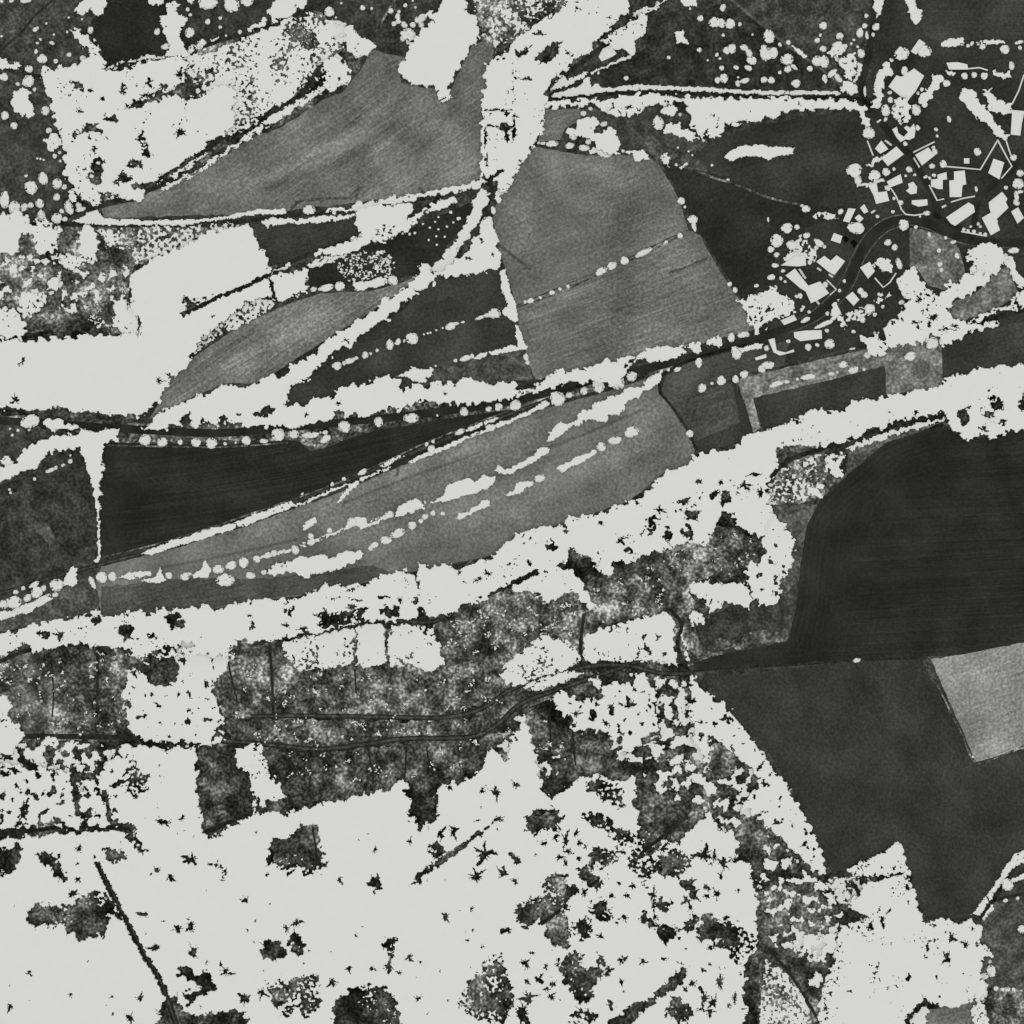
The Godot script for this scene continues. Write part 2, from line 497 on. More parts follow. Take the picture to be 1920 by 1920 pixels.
		["rough_grass", "rough", 118, -15, 1, 6, [1376,712,1470,690,1600,660,1700,640,1762,625,1765,645,1662,690,1540,718,1412,748,1426,802,1412,812,1400,770]],
		["arable_field", "arable", 60, -15, 1, 7, [1412,746,1540,716,1658,686,1660,736,1580,770,1500,800,1432,812]],
		["rough_grass", "rough", 116, -15, 1, 7, [1660,682,1765,640,1768,722,1740,732,1662,740]],
		["arable_field", "arable", 62, -15, 1, 6, [1766,652,1810,628,1870,612,1920,592,1920,682,1830,692,1768,712]],
		["rough_grass", "rough", 104, 0, 1, 5, [1705,428,1730,430,1790,450,1800,470,1812,520,1790,535,1770,545,1740,535,1720,505,1705,500]],
		["rough_grass", "rough", 108, 0, 3, 5, [1775,575,1830,548,1860,515,1890,500,1908,545,1900,562,1860,580,1810,602,1785,600]],
		["rough_grass", "rough", 76, 0, 3, 4, [1838,1715,1862,1692,1920,1682,1920,1920,1840,1920,1850,1860,1838,1800]],
		["rough_grass", "scrub", 127, 0, 3, 5, [1845,1850,1890,1850,1920,1870,1920,1920,1840,1920]],
		["rough_grass", "meadow", 104, -15, 2, 5, [1735,1895,1780,1885,1840,1868,1828,1920,1715,1920]],
	]

# lets a line that ends on the border run on past it
func run_on(p: PackedVector2Array) -> PackedVector2Array:
	var r := p.duplicate()
	for e in 2:
		var q := r[0]
		if q.x <= 0 or q.y <= 0 or q.x >= 1920 or q.y >= 1920: r.insert(0, q + (q - r[1]).normalized() * 60.0)
		r.reverse()
	return r

func make_roads() -> void:
	var dark := ground_mat("rough", 42)
	var grit := ground_mat("rough", 46)
	var road := ground_mat("arable", 44)
	var worn := ground_mat("rough", 66)
	var pale := ground_mat("rough", 88)
	var grass := ground_mat("scrub", 84)
	# name, width, material, line
	var ways := [
		["road", 15, road, [0,789,110,795,220,803,400,812,520,803,640,792,800,775,960,752,1100,716,1250,682,1400,642,1470,617,1520,596,1560,566,1590,528,1610,482,1632,446,1662,420,1700,411,1740,418,1785,440,1840,453,1920,455]],
		["pavement", 2, pale, [1478,606,1516,588,1552,558,1580,520,1600,476,1624,438,1658,411,1700,401]],
		["pavement", 2, pale, [1706,421,1740,430,1790,452,1840,463,1900,464]],
		["pavement", 2, pale, [1480,624,1530,602,1570,574,1600,535,1620,488,1642,455,1668,432,1702,422]],
		["track", 8, grit, [0,1113,130,1074,330,1020,480,968,620,915,800,838,960,775,1040,745,1100,716]],
		["track", 10, dark, [1030,184,1100,177,1200,172,1300,174,1400,178,1500,182,1600,186,1630,198]],
		["road", 13, road, [1642,0,1636,60,1624,120,1616,170,1632,205,1665,245,1700,282,1730,330,1752,375,1758,410]],
		["road", 11, road, [1625,200,1660,160,1690,125,1712,105]],
		["road", 12, road, [1820,450,1828,410,1836,370,1870,342,1900,315,1920,290]],
		["road", 11, road, [1750,400,1790,425,1830,440]],
		["field_boundary", 4, grass, [1262,308,1300,318,1340,334,1380,346,1440,370,1500,384]],
		["field_boundary", 4, pale, [1372,0,1430,48,1480,88,1540,130,1590,172]],
		["field_boundary", 3, grass, [1543,52,1520,78,1503,92]],
		["footpath", 4, grass, [740,0,725,25,706,60]],
		["field_boundary", 3, grass, [200,835,300,837,420,838,540,830]],
		["field_boundary", 3, grass, [190,1046,330,1010,480,960,640,903,800,830,960,768]],
		["field_boundary", 3, grass, [1730,1238,1760,1290,1800,1370,1830,1430,1880,1415,1920,1398]],
		["field_boundary", 3, grass, [970,576,1050,548,1140,506,1230,466,1290,432]],
		["track", 8, grit, [0,124,50,142,100,142,180,138,250,122,315,108]],
		["track", 8, grit, [365,92,480,54,560,25,625,0]],
		["track", 4, grit, [0,96,40,60,70,25,100,0]],
		["track", 9, grit, [115,420,135,400,190,385,240,370,300,348,350,318,400,270,480,222,560,180,600,135]],
		["track", 9, grit, [110,420,250,422,400,420,550,403,670,393,760,378,840,362,905,344,922,350,915,380,898,418]],
		["track", 8, grit, [350,588,400,562,480,526,560,485,680,440,760,410,830,370]],
		["track", 9, grit, [800,512,740,560,650,618,560,675,500,715]],
		["track", 7, grit, [1030,180,1060,162,1100,145,1150,125,1185,108]],
		["track", 10, grit, [1040,158,1090,118,1150,72,1190,35,1220,5]],
		["track", 6, dark, [1240,740,1236,722,1242,704,1270,686,1330,664,1400,646]],
		["track", 5, grit, [1236,735,1262,765,1290,808,1306,846]],
		["track", 9, grit, [480,1203,540,1192,610,1176,690,1163,760,1165,815,1165,860,1137,920,1112,1010,1072]],
		["track", 9, dark, [1300,1262,1240,1262,1170,1247,1100,1250,1030,1272,960,1292,900,1330,830,1345,700,1344,560,1342,470,1343]],
		["track", 10, dark, [1170,1250,1060,1288,980,1318,930,1360,880,1382,760,1385,680,1396,600,1405,520,1398,430,1390,300,1384,40,1380]],
		["track", 7, dark, [1258,1145,1278,1170,1270,1205,1278,1235,1292,1258]],
		["track", 4, dark, [1300,1258,1400,1250,1500,1246,1600,1238,1730,1233]],
		["track", 11, dark, [180,1612,200,1652,235,1720,270,1785,300,1838,318,1885,330,1920]],
		["track", 7, dark, [1920,1600,1890,1645,1862,1690,1838,1722]],
		["track", 6, grit, [1862,1688,1890,1682,1920,1676]],
		["track", 5, dark, [1440,1778,1480,1825,1515,1880,1540,1920]],
		["track", 8, dark, [1428,925,1450,890,1480,862,1540,842,1600,820,1640,808,1700,792,1775,775]],
		["track", 9, dark, [1800,612,1840,604,1880,592,1920,580]],
		["track", 7, dark, [1885,480,1900,510,1920,550]],
		["track", 7, dark, [0,1240,60,1218,140,1210,240,1206]],
		["track", 6, dark, [1090,1250,1088,1215,1095,1150]],
		["track", 5, dark, [182,1215,183,1280,181,1345]],
		["track", 5, dark, [505,1210,510,1270,512,1345]],
		["track", 8, dark, [0,1562,60,1558,120,1550,190,1550,230,1552]],
		["track", 9, dark, [385,1560,430,1542,480,1522]],
		["track", 6, dark, [1010,1735,1060,1700,1100,1665,1140,1640]],
		["track", 8, dark, [1190,1560,1140,1535,1105,1525]],
		["track", 7, dark, [1200,1600,1240,1570,1290,1530]],
		["rut", 3, dark, [428,1240,436,1280,446,1318]],
		["rut", 3, dark, [578,1405,582,1440,580,1480]],
		["rut", 3, dark, [690,1402,697,1440,700,1470]],
		["rut", 3, dark, [762,1400,760,1440,758,1466]],
		["rut", 3, dark, [1030,1335,1032,1390,1030,1450]],
		["rut", 3, dark, [1074,1370,1076,1410,1080,1435]],
		["rut", 3, dark, [960,1380,962,1420]],
		["rut", 3, dark, [800,1400,805,1440]],
		["rut", 3, dark, [300,1225,302,1240]],
		["rut", 3, dark, [665,1255,668,1300]],
		["rut", 3, dark, [95,1230,100,1290,98,1345]],
		["rut", 3, dark, [586,1550,592,1590,594,1625]],
		["rut", 3, dark, [1375,1440,1385,1470,1395,1495]],
		["track_crown", 4, worn, [1300,1262,1240,1262,1170,1247,1100,1250,1030,1272,960,1292,900,1330,830,1345,700,1344,560,1342,470,1343]],
		["track_crown", 4, worn, [1170,1250,1060,1288,980,1318,930,1360,880,1382,760,1385,680,1396,600,1405,520,1398,430,1390,300,1384]],
		["track_crown", 3, worn, [182,1614,200,1652,235,1720,270,1785,300,1838,318,1885,330,1920]],
		["track_crown", 3, worn, [480,1203,540,1192,610,1176,690,1163,760,1165,815,1165,860,1137,920,1112]],
		["track_crown", 3, worn, [0,1113,130,1074,330,1020,480,968,620,915,800,838,960,775,1040,745]],
	]
	for w in ways:
		var o := ribbon(w[0], run_on(pts(w[3], false)), w[1], 0.47 if w[0] in ["pavement", "track_crown"] else 0.42, w[2])
		tag(o, "", "", "", "structure")

# ---------------------------------------------------------------- canopies: woods, hedges, copses, scrub
func scan(p: PackedVector2Array, x0: int, y0: int, w: int, h: int) -> PackedByteArray:
	var mask := PackedByteArray()
	mask.resize(w * h)
	var cnt := p.size()
	for r in h:
		var y := EDGE + (y0 + r + 0.5) * CELL
		var xs := []
		for i in cnt:
			var a := p[i]
			var b := p[(i + 1) % cnt]
			if (a.y <= y) != (b.y <= y):
				xs.append(a.x + (y - a.y) / (b.y - a.y) * (b.x - a.x))
		xs.sort()
		for i in range(0, xs.size() - 1, 2):
			var c0: int = maxi(0, int(ceil((xs[i] - EDGE) / CELL - 0.5)) - x0)
			var c1: int = mini(w - 1, int(floor((xs[i + 1] - EDGE) / CELL - 0.5)) - x0)
			for c in range(c0, c1 + 1): mask[r * w + c] = 1
	return mask

# writes id into the canopy grid inside the outline; the edge wanders by rag cells, por percent of it is gaps
func paint(p: PackedVector2Array, id: int, rag: float, por: int) -> void:
	# cuts and woods go over what is there; lower growth only fills open ground
	var over: bool = id == 0 or entries[id - 1][0] == "wood"
	var lo := p[0]
	var hi := p[0]
	for q in p:
		lo = lo.min(q)
		hi = hi.max(q)
	var pad := int(rag) + 2
	var x0 := clampi(int((lo.x - EDGE) / CELL) - pad, 0, N - 1)
	var y0 := clampi(int((lo.y - EDGE) / CELL) - pad, 0, N - 1)
	var x1 := clampi(int((hi.x - EDGE) / CELL) + pad, 0, N - 1)
	var y1 := clampi(int((hi.y - EDGE) / CELL) + pad, 0, N - 1)
	var w := x1 - x0 + 1
	var h := y1 - y0 + 1
	var mask := scan(p, x0, y0, w, h)
	# gaps of up to 100 percent are small holes; 100 more than that asks for gaps and clumps of several crowns
	var gaps := noise_hole if por < 100 else noise_clump
	var table := hole_cut if por < 100 else clump_cut
	var cut := table[clampi(por % 100, 0, 100)] if por > 0 else -1
	var s := rag / 64.0
	for r in h:
		var row := (y0 + r) * (N + 1) + x0
		for c in w:
			var i := row + c
			var sc := c + int(round((noise_a[i] - 127) * s))
			var sr := r + int(round((noise_b[i] - 127) * s))
			if sc < 0 or sr < 0 or sc >= w or sr >= h: continue
			if mask[sr * w + sc] == 0: continue
			if gaps[i] < cut: continue
			var cell := (y0 + r) * N + x0 + c
			if over or ids[cell] == 0: ids[cell] = id

func wide_line(line: PackedVector2Array, wide: float) -> PackedVector2Array:
	var a := PackedVector2Array()
	var b := PackedVector2Array()
	for i in line.size():
		var d := (line[mini(i + 1, line.size() - 1)] - line[maxi(i - 1, 0)]).normalized().orthogonal() * wide * 0.5
		a.append(line[i] + d)
		b.append(line[i] - d)
	b.reverse()
	a.append_array(b)
	return a

# a gap between crowns: a star with uneven points
func star(x: float, y: float, rx: float, ry: float) -> PackedVector2Array:
	var p := PackedVector2Array()
	var n := 22
	for k in n:
		var r := rng.randf_range(0.7, 1.3) if k % 2 == 0 else rng.randf_range(0.35, 0.75)
		if rng.randf() < 0.14: r = rng.randf_range(1.4, 2.2)
		p.append(Vector2(x + cos(k * TAU / n) * rx * r, y + sin(k * TAU / n) * ry * r))
	return p

# the same outline with crowns and branches jutting in and out of it
func spiky(p: PackedVector2Array, reach: float) -> PackedVector2Array:
	var r := PackedVector2Array()
	for i in p.size():
		var a := p[i]
		var b := p[(i + 1) % p.size()]
		var steps := maxi(1, int(a.distance_to(b) / 3.2))
		var side := (b - a).orthogonal().normalized()
		for k in steps:
			var d := rng.randf_range(-reach, reach)
			if rng.randf() < 0.12: d *= 2.2
			r.append(a.lerp(b, k / float(steps)) + side * d)
	return r

func canopy_mesh(id: int, x0: int, y0: int, x1: int, y1: int, high: float, dome: float) -> ArrayMesh:
	var v := PackedVector3Array()
	var nn := PackedVector3Array()
	var idx := PackedInt32Array()
	var w := x1 - x0 + 2
	var at := PackedInt32Array()
	at.resize(w * (y1 - y0 + 2))
	at.fill(-1)
	var st := N + 1
	for gy in range(y0, y1 + 1):
		for gx in range(x0, x1 + 1):
			if ids[gy * N + gx] != id: continue
			var q := [0, 0, 0, 0]
			for k in 4:
				var vx := gx + (k & 1)
				var vy := gy + (k >> 1)
				var li := (vy - y0) * w + vx - x0
				if at[li] < 0:
					at[li] = v.size()
					var ni := vy * st + vx
					var t := noise_dome[ni] / 255.0
					var y := high + dome * (1.0 - t * t) + (noise_low[ni] - 127) / 255.0 * high * 0.25 + (noise_fine[ni] - 127) / 255.0 * 0.12
					v.append(Vector3((EDGE + (vx + (noise_fine[ni] - 127) / 330.0) * CELL - MID) * M, y, (EDGE + (vy + (noise_b[ni] - 127) / 330.0) * CELL - MID) * M))
					var l := noise_dome[ni - 1] if vx > 0 else noise_dome[ni]
					var rr := noise_dome[ni + 1] if vx < N else noise_dome[ni]
					var u := noise_dome[ni - st] if vy > 0 else noise_dome[ni]
					var dd := noise_dome[ni + st] if vy < N else noise_dome[ni]
					var kk := dome * 2.0 * t / 255.0 / (2.0 * CELL * M)
					nn.append(Vector3((rr - l) * kk, 1.0, (dd - u) * kk).normalized())
				q[k] = at[li]
			idx.append_array(PackedInt32Array([q[0], q[1], q[2], q[1], q[3], q[2]]))
			# the leafy flank, where the canopy ends
			if gx == 0 or ids[gy * N + gx - 1] != id: flank(v, nn, idx, q[2], q[0], Vector3(-1, 0, 0), high)
			if gx == N - 1 or ids[gy * N + gx + 1] != id: flank(v, nn, idx, q[1], q[3], Vector3(1, 0, 0), high)
			if gy == 0 or ids[(gy - 1) * N + gx] != id: flank(v, nn, idx, q[0], q[1], Vector3(0, 0, -1), high)
			if gy == N - 1 or ids[(gy + 1) * N + gx] != id: flank(v, nn, idx, q[3], q[2], Vector3(0, 0, 1), high)
	if idx.is_empty(): return null
	return mesh_of(v, nn, idx)

func flank(v: PackedVector3Array, nn: PackedVector3Array, idx: PackedInt32Array, a: int, b: int, face: Vector3, _high: float) -> void:
	var s := v.size()
	var p := v[a]
	var q := v[b]
	v.append(p)
	v.append(q)
	v.append(Vector3(q.x - face.x * 0.3, 0.3, q.z - face.z * 0.3))
	v.append(Vector3(p.x - face.x * 0.3, 0.3, p.z - face.z * 0.3))
	for k in 4: nn.append(face)
	idx.append_array(PackedInt32Array([s, s + 2, s + 1, s, s + 3, s + 2]))

func make_canopies() -> void:
	ids.resize(N * N)
	entries = canopy_list()
	for i in entries.size():
		var e: Array = entries[i]
		if e[0] == "cut": paint(spiky(pts(e[3]), 3.4), 0, e[1] * 0.8, e[2])
		elif e[0] == "lane": paint(spiky(wide_line(smooth_line(pts(e[3])), e[2]), 1.5), 0, e[1] * 0.4, 0)
		elif e[0] == "gaps":
			for k in range(0, e[3].size(), 4): paint(star(e[3][k], e[3][k + 1], e[3][k + 2], e[3][k + 3]), 0, 1.0, 0)
		elif e[0] == "dots":
			var area := pts(e[3])
			var lo := area[0]
			var hi := area[0]
			for q in area:
				lo = lo.min(q)
				hi = hi.max(q)
			for k in e[2]:
				var q := Vector2(rng.randf_range(lo.x, hi.x), rng.randf_range(lo.y, hi.y))
				if not Geometry2D.is_point_in_polygon(q, area): continue
				var near := 1 if e[1] == 1 else rng.randi_range(1, 4)
				for s in near:
					var r := rng.randf_range(1.2, 2.6) if s == 0 else rng.randf_range(0.9, 1.8)
					paint(star(q.x, q.y, r, r), i + 1, 0.0, 0)
					q += Vector2(rng.randf_range(-6, 6), rng.randf_range(-6, 6))
		elif e[0] == "sprinkle":
			var area := pts(e[3])
			for k in e[2]:
				var q := Vector2(rng.randf_range(0, 1920), rng.randf_range(0, 1920))
				var r := rng.randf_range(1.2, 3.6) if e[1] == 0 else rng.randf_range(2.5, 7.5)
				if Geometry2D.is_point_in_polygon(q, area): paint(star(q.x, q.y, r, r * rng.randf_range(0.6, 1.5)), 0, 0.5, 0)
		else: paint(spiky(pts(e[3]), 1.6 if e[1] > 1 else 0.8), i + 1, e[1], e[2])
	# the extent of every canopy
	var box := {}
	for gy in N:
		for gx in N:
			var id := ids[gy * N + gx]
			if id == 0: continue
			if not box.has(id): box[id] = [gx, gy, gx, gy, 0]
			var b: Array = box[id]
			if gx < b[0]: b[0] = gx
			if gx > b[2]: b[2] = gx
			if gy > b[3]: b[3] = gy
			b[4] += 1
	var looks := {"wood": [9.0, 1.6, "stuff"], "hedge": [2.6, 0.5, ""], "copse": [6.5, 1.2, ""], "scrub": [1.3, 0.3, "stuff"], "thicket": [4.0, 0.9, "stuff"]}
	var groups := {"hedge": "field hedges", "copse": "copses in the fields"}
	for id in box:
		var e: Array = entries[id - 1]
		var b: Array = box[id]
		var kind: String = "scrub" if e[0] == "dots" else e[0]
		var look: Array = looks[kind]
		var m := canopy_mesh(id, b[0], b[1], b[2], b[3], look[0], look[1])
		if m == null: continue
		if e[0] == "copse":
			var t := Node3D.new()
			t.name = numbered("copse")
			add_child(t)
			put("canopy", m, leaf, t)
			var tries := 0
			var want := clampi(b[4] / 60, 1, 10)
			while want > 0 and tries < 300:
				tries += 1
				var gx := rng.randi_range(b[0], b[2])
				var gy := rng.randi_range(b[1], b[3])
				if ids[gy * N + gx] != id: continue
				want -= 1
				var k := put("trunk", trunk_mesh, bark, t)
				k.position = wp(EDGE + (gx + 0.5) * CELL, EDGE + (gy + 0.5) * CELL)
				k.scale = Vector3(1, 6.0, 1)
			tag(t, e[4], "copse", groups.copse)
		else:
			var o := put(kind, m, leaf)
			tag(o, e[4], kind, groups.get(kind, ""), look[2])

func canopy_list() -> Array:
	# kind, ragged edge in cells, gaps in percent, outline, label
	return [
		# --- north-west wood
		["wood", 3, 1, [137,55,141,55,150,64,165,70,178,83,188,90,195,115,197,128,190,138,215,134,258,126,262,117,300,116,345,106,352,125,348,150,330,160,322,172,300,170,285,178,265,185,245,192,243,205,270,200,330,180,345,190,380,180,400,172,415,160,440,165,440,240,395,268,380,272,392,280,380,300,350,320,320,335,275,350,245,348,262,352,275,368,262,378,240,375,222,368,200,378,190,380,185,385,165,375,150,368,133,380,130,365,142,352,130,335,120,325,124,300,123,285,115,255,105,225,95,190,82,160,76,135,85,125,100,131,115,127,135,128,150,118,165,112,170,98,155,88,145,78], "dense pale wood south of the lane in the northwest corner"],
		["cut", 4, 0, [138,150,150,155,155,170,145,168,133,160]],
		["cut", 4, 0, [130,250,140,256,160,238,180,230,190,238,188,252,175,245,160,248,150,252,140,262]],
		["cut", 4, 0, [190,225,200,215,222,222,220,227,208,229]],
		["cut", 4, 0, [262,240,270,250,277,265,287,297,278,302,270,285,264,260]],
		["cut", 4, 0, [243,305,260,303,272,307,260,320]],
		["cut", 4, 0, [178,298,190,305,194,325,190,345,180,348,169,330,172,318]],
		["cut", 4, 0, [213,337,235,325,252,330,240,345,225,350]],
		["lane", 3, 9, [248,350,275,348,300,338,340,312,388,282,420,265]],
		["cut", 4, 0, [185,365,207,362,212,380,190,385]],
		["cut", 4, 0, [230,155,235,165,240,176,228,178]],
		["cut", 4, 0, [272,150,285,150,284,166,274,166]],
		["cut", 4, 0, [235,192,245,200,240,215,232,205]],
		["gaps", 3, 0, [171,171,5,5,193,186,4,7,149,209,5,7,168,261,5,4,178,280,5,7,338,140,8,8,310,165,8,8,332,165,7,6,280,180,10,5,340,250,12,8]],
		["thicket", 3, 22, [350,108,400,98,480,62,530,40,575,22,612,35,640,45,655,70,630,95,600,115,585,135,572,160,540,185,480,225,445,250,430,255,410,240,400,200,385,180,365,165,352,140], "pale thicket riddled with gaps between the two northern lanes"],
		["cut", 3, 0, [575,148,590,135,605,122,618,128,600,142,580,155]],
		["cut", 3, 25, [525,55,560,45,590,60,600,90,580,95,545,75]],
		["copse", 2, 2, [618,50,640,45,655,50,670,66,690,72,703,90,690,103,676,107,655,100,648,80,630,75], "pale copse at the top corner of the big northern meadow"],
		["copse", 3, 12, [597,112,615,105,640,110,655,130,660,150,640,165,615,170,600,175,610,150,590,150,610,130], "ragged pale copse southeast of the porous northern thicket"],
		["hedge", 2, 8, [480,238,500,222,530,205,560,188,580,175,605,160,610,168,590,182,560,200,530,222,505,240,480,252], "pale hedge between the northern meadow and the lane above it"],
		["hedge", 2, 8, [300,352,330,340,360,325,395,300,440,272,475,245,480,252,450,272,410,300,370,325,330,345,300,362], "pale hedge on the western slope of the northern meadow"],
		["copse", 2, 2, [313,105,318,90,310,65,300,50,298,42,305,32,313,28,316,8,325,5,332,10,335,25,348,35,352,42,340,55,335,65,342,80,352,97,357,108], "tall pale copse rising north from the northwest wood"],
		["hedge", 2, 20, [352,100,360,85,375,90,372,78,385,78,395,75,412,70,410,75,390,82,370,95], "short pale hedge beside the lane east of the tall copse"],
		["copse", 2, 0, [148,12,158,3,170,0,206,0,200,18,192,30,180,28,172,18,160,26,143,24], "pale copse on the north edge above the northwest wood"],
		["copse", 2, 0, [278,2,285,0,305,0,310,8,300,14,290,8,280,8], "small pale copse on the north edge, beside the tall copse"],
		["copse", 2, 0, [350,0,366,0,363,10,356,8], "tiny pale copse on the north edge, between two round trees"],
		["copse", 2, 2, [498,20,520,5,530,0,582,0,580,12,560,18,548,30,512,42,508,30,500,25], "pale copse on the north edge above the porous thicket"],
		["copse", 2, 2, [480,48,495,36,500,48,480,54,465,60,462,52], "narrow pale copse just north of the northern lane"],
		["copse", 2, 0, [25,175,45,165,58,178,62,195,66,215,58,220,40,215,28,205,22,188], "large lone pale clump in the western pasture"],
		["copse", 2, 6, [80,265,95,255,108,252,116,265,112,275,100,285,88,275], "pale clump against the northwest wood's western edge"],
		["hedge", 2, 10, [0,112,10,112,12,120,30,118,40,125,35,133,15,128,0,122], "short pale hedge at the western edge above the forked lane"],
		["hedge", 2, 45, [195,130,240,112,275,105,310,103,310,108,270,113,240,119,200,131], "thin broken hedge along the top of the northwest wood's lane"],
		["hedge", 1, 0, [135,415,160,405,165,398,183,395,192,410,280,414,350,413,415,407,480,393,535,393,535,402,480,402,415,413,340,422,200,422,150,419], "long pale hedge between the northern meadow and the western lane"],
		["hedge", 2, 3, [610,398,620,390,660,390,668,380,690,378,735,371,770,367,800,360,840,355,855,350,875,347,890,339,905,332,911,341,895,351,870,359,830,364,790,372,745,380,700,387,660,396], "pale hedge along the northern meadow's southeastern edge"],
		["copse", 2, 2, [668,382,690,386,740,386,768,380,775,395,762,412,790,396,835,373,856,370,860,379,830,391,795,402,777,421,760,436,735,441,725,456,690,456,670,470,650,478,595,480,590,476,600,470,640,458,682,445,668,425,667,400], "long pale copse between the western lane and the dark orchard"],
		["hedge", 2, 5, [488,416,500,409,540,410,560,413,600,408,665,402,668,408,600,416,540,421,500,426], "pale hedge on the south side of the western lane"],
		# --- western woods
		["wood", 3, 6, [0,400,15,405,30,400,45,400,60,415,65,425,75,402,85,415,105,425,112,432,112,447,108,470,75,476,66,458,58,436,40,440,38,470,20,478,0,478], "pale wood at the western edge below the pasture"],
		["cut", 3, 0, [35,435,55,437,68,460,55,480,35,475]],
		["copse", 3, 4, [152,432,165,420,182,430,184,450,180,482,150,482,147,455], "upright pale copse south of the western lane"],
		["copse", 3, 10, [105,492,110,480,180,480,181,495,150,497,135,507,120,497], "ragged pale copse in the western scrubland"],
		["copse", 3, 8, [88,530,105,520,115,530,112,545,100,547,90,540], "small ragged copse in the western scrubland"],
		["copse", 3, 4, [32,562,40,550,85,550,90,565,82,575,60,592,45,592,35,577], "broad pale copse in the western scrubland"],
		["wood", 3, 1, [0,585,25,580,35,590,48,605,50,620,40,635,0,630], "pale wood at the western edge above the sunken lane"],
		["copse", 3, 5, [168,588,180,602,195,606,210,615,215,600,212,570,225,560,233,545,240,560,255,590,262,612,262,626,225,622,215,618,190,612], "pale copse beside the great western wood's northern corner"],
		["scrub", 2, 45, [185,430,260,428,330,422,470,420,395,435,365,452,330,468,290,482,255,492,240,470,200,460], "pale mottled scrub north of the great western wood"],
		["thicket", 3, 180, [10,480,100,480,140,500,180,500,240,500,235,540,200,580,120,590,100,560,30,560,0,560], "scattered pale scrub in the western scrubland"],
		["wood", 3, 0, [0,640,95,637,140,632,235,625,262,622,258,600,248,575,245,545,250,520,280,490,330,468,365,452,395,432,470,425,485,450,500,490,506,508,515,520,575,505,577,545,560,555,540,560,525,567,518,575,500,580,470,590,440,600,400,630,365,662,350,690,335,700,320,715,305,735,300,752,285,765,270,782,245,778,200,775,150,770,100,765,60,772,35,765,0,770], "great solid pale wood filling the west, largest north of the road"],
		["lane", 3, 8, [340,590,360,583,400,563,440,546,480,528,520,508]],
		["lane", 3, 7, [505,520,512,545,522,575]],
		["cut", 3, 40, [340,560,400,555,385,575,350,588]],
		["cut", 2, 0, [470,562,516,556,516,580,460,607,400,637,362,664,372,645,400,618,440,588]],
		["scrub", 2, 40, [470,562,514,558,514,578,460,606,400,636,365,660,372,645,400,618,440,588], "speckled pale scrub between the great wood and the tapering meadow"],
		["gaps", 3, 0, [45,677,5,6,32,750,7,7,398,595,4,3,262,605,5,18,240,560,5,14,420,620,8,8,300,715,8,8,320,708,6,6]],
		["wood", 2, 0, [0,880,30,870,45,845,68,830,95,818,150,812,150,803,120,805,95,808,85,797,88,786,105,785,125,792,150,802,170,808,222,803,222,828,200,828,198,840,192,860,197,885,190,890,188,958,182,958,180,930,172,905,165,885,158,855,150,838,110,845,85,855,75,870,60,882,35,885,20,900,0,918], "pale forked wood south of the road, tapering to a point"],
		["gaps", 3, 0, [165,800,12,6,180,806,14,6,115,812,14,4]],
		["hedge", 1, 5, [183,953,188,953,187,1000,187,1045,181,1056,176,1053,184,1040,183,1000], "thin straight hedge dividing the dark western fields"],
		["copse", 2, 4, [5,862,12,853,25,866,25,880,10,880], "small pale clump at the western edge below the forked wood"],
		# --- belt north of the road and the diagonal hedge
		["wood", 3, 0, [285,790,300,772,335,758,365,745,390,738,420,722,450,726,480,722,492,710,515,705,535,706,540,692,560,680,590,662,600,650,625,630,660,610,680,595,705,580,720,564,755,545,770,530,788,515,786,500,798,494,808,500,813,512,813,530,800,540,782,542,780,555,758,565,745,585,730,595,712,605,700,615,672,632,665,642,640,655,620,668,608,680,590,695,578,710,560,720,545,725,538,738,535,750,540,762,560,756,575,758,580,750,598,742,625,748,630,735,645,727,665,722,680,725,690,718,705,708,725,705,745,708,752,730,760,740,768,720,785,722,805,728,815,717,830,720,850,720,870,712,890,715,915,720,925,725,935,715,960,718,968,715,972,735,1010,725,1015,710,1040,702,1050,695,1060,700,1075,692,1095,695,1105,690,1120,682,1140,675,1165,675,1180,668,1190,672,1185,680,1170,690,1168,712,1165,722,1145,728,1140,720,1120,715,1080,718,1060,715,1040,725,1015,730,1000,735,975,737,965,745,940,750,915,755,890,758,850,757,800,752,770,755,760,768,720,768,715,775,700,778,680,780,660,775,655,783,640,768,625,770,620,790,580,792,560,798,530,802,520,795,510,800,480,800,465,802,440,792,410,802,395,803,350,797,320,804,300,808,270,803], "long pale belt of trees north of the road with a diagonal arm"],
		["cut", 3, 0, [478,772,497,763,517,770,500,781,483,780]],
		["cut", 3, 0, [343,790,350,776,357,775,354,798,362,812,338,810]],
		["cut", 3, 30, [375,785,400,795,425,780,430,800,380,806]],
		["gaps", 3, 0, [421,783,5,10,448,778,8,3,575,778,6,4,636,756,4,3,650,639,6,4,325,802,12,5,835,738,4,3]],
		["copse", 2, 0, [748,705,768,690,775,688,790,693,812,691,808,708,790,716,770,712,755,706], "pale copse in the dark field above the tree belt"],
		["hedge", 2, 1, [1190,675,1197,663,1220,655,1245,648,1262,650,1268,655,1283,645,1282,660,1275,668,1260,670,1240,678,1225,682,1205,675], "pale bushy hedge below the central meadow's eastern half"],
		["hedge", 2, 0, [1288,650,1300,642,1313,645,1312,657,1302,662], "small pale hedge clump below the central meadow"],
		["copse", 2, 0, [1322,645,1340,630,1350,632,1356,642,1345,656,1335,650], "round pale clump below the central meadow's southeast corner"],
		["hedge", 1, 0, [938,508,946,505,953,520,955,535,958,548,966,565,968,580,973,600,965,604,945,592,941,582,952,575,948,560,940,540], "upper pale hedge on the central meadow's western edge"],
		["hedge", 1, 0, [966,608,973,611,980,635,988,650,985,656,975,655,940,662,922,667,918,661,930,656,960,648,970,652,968,635], "hooked pale hedge at the central meadow's western edge"],
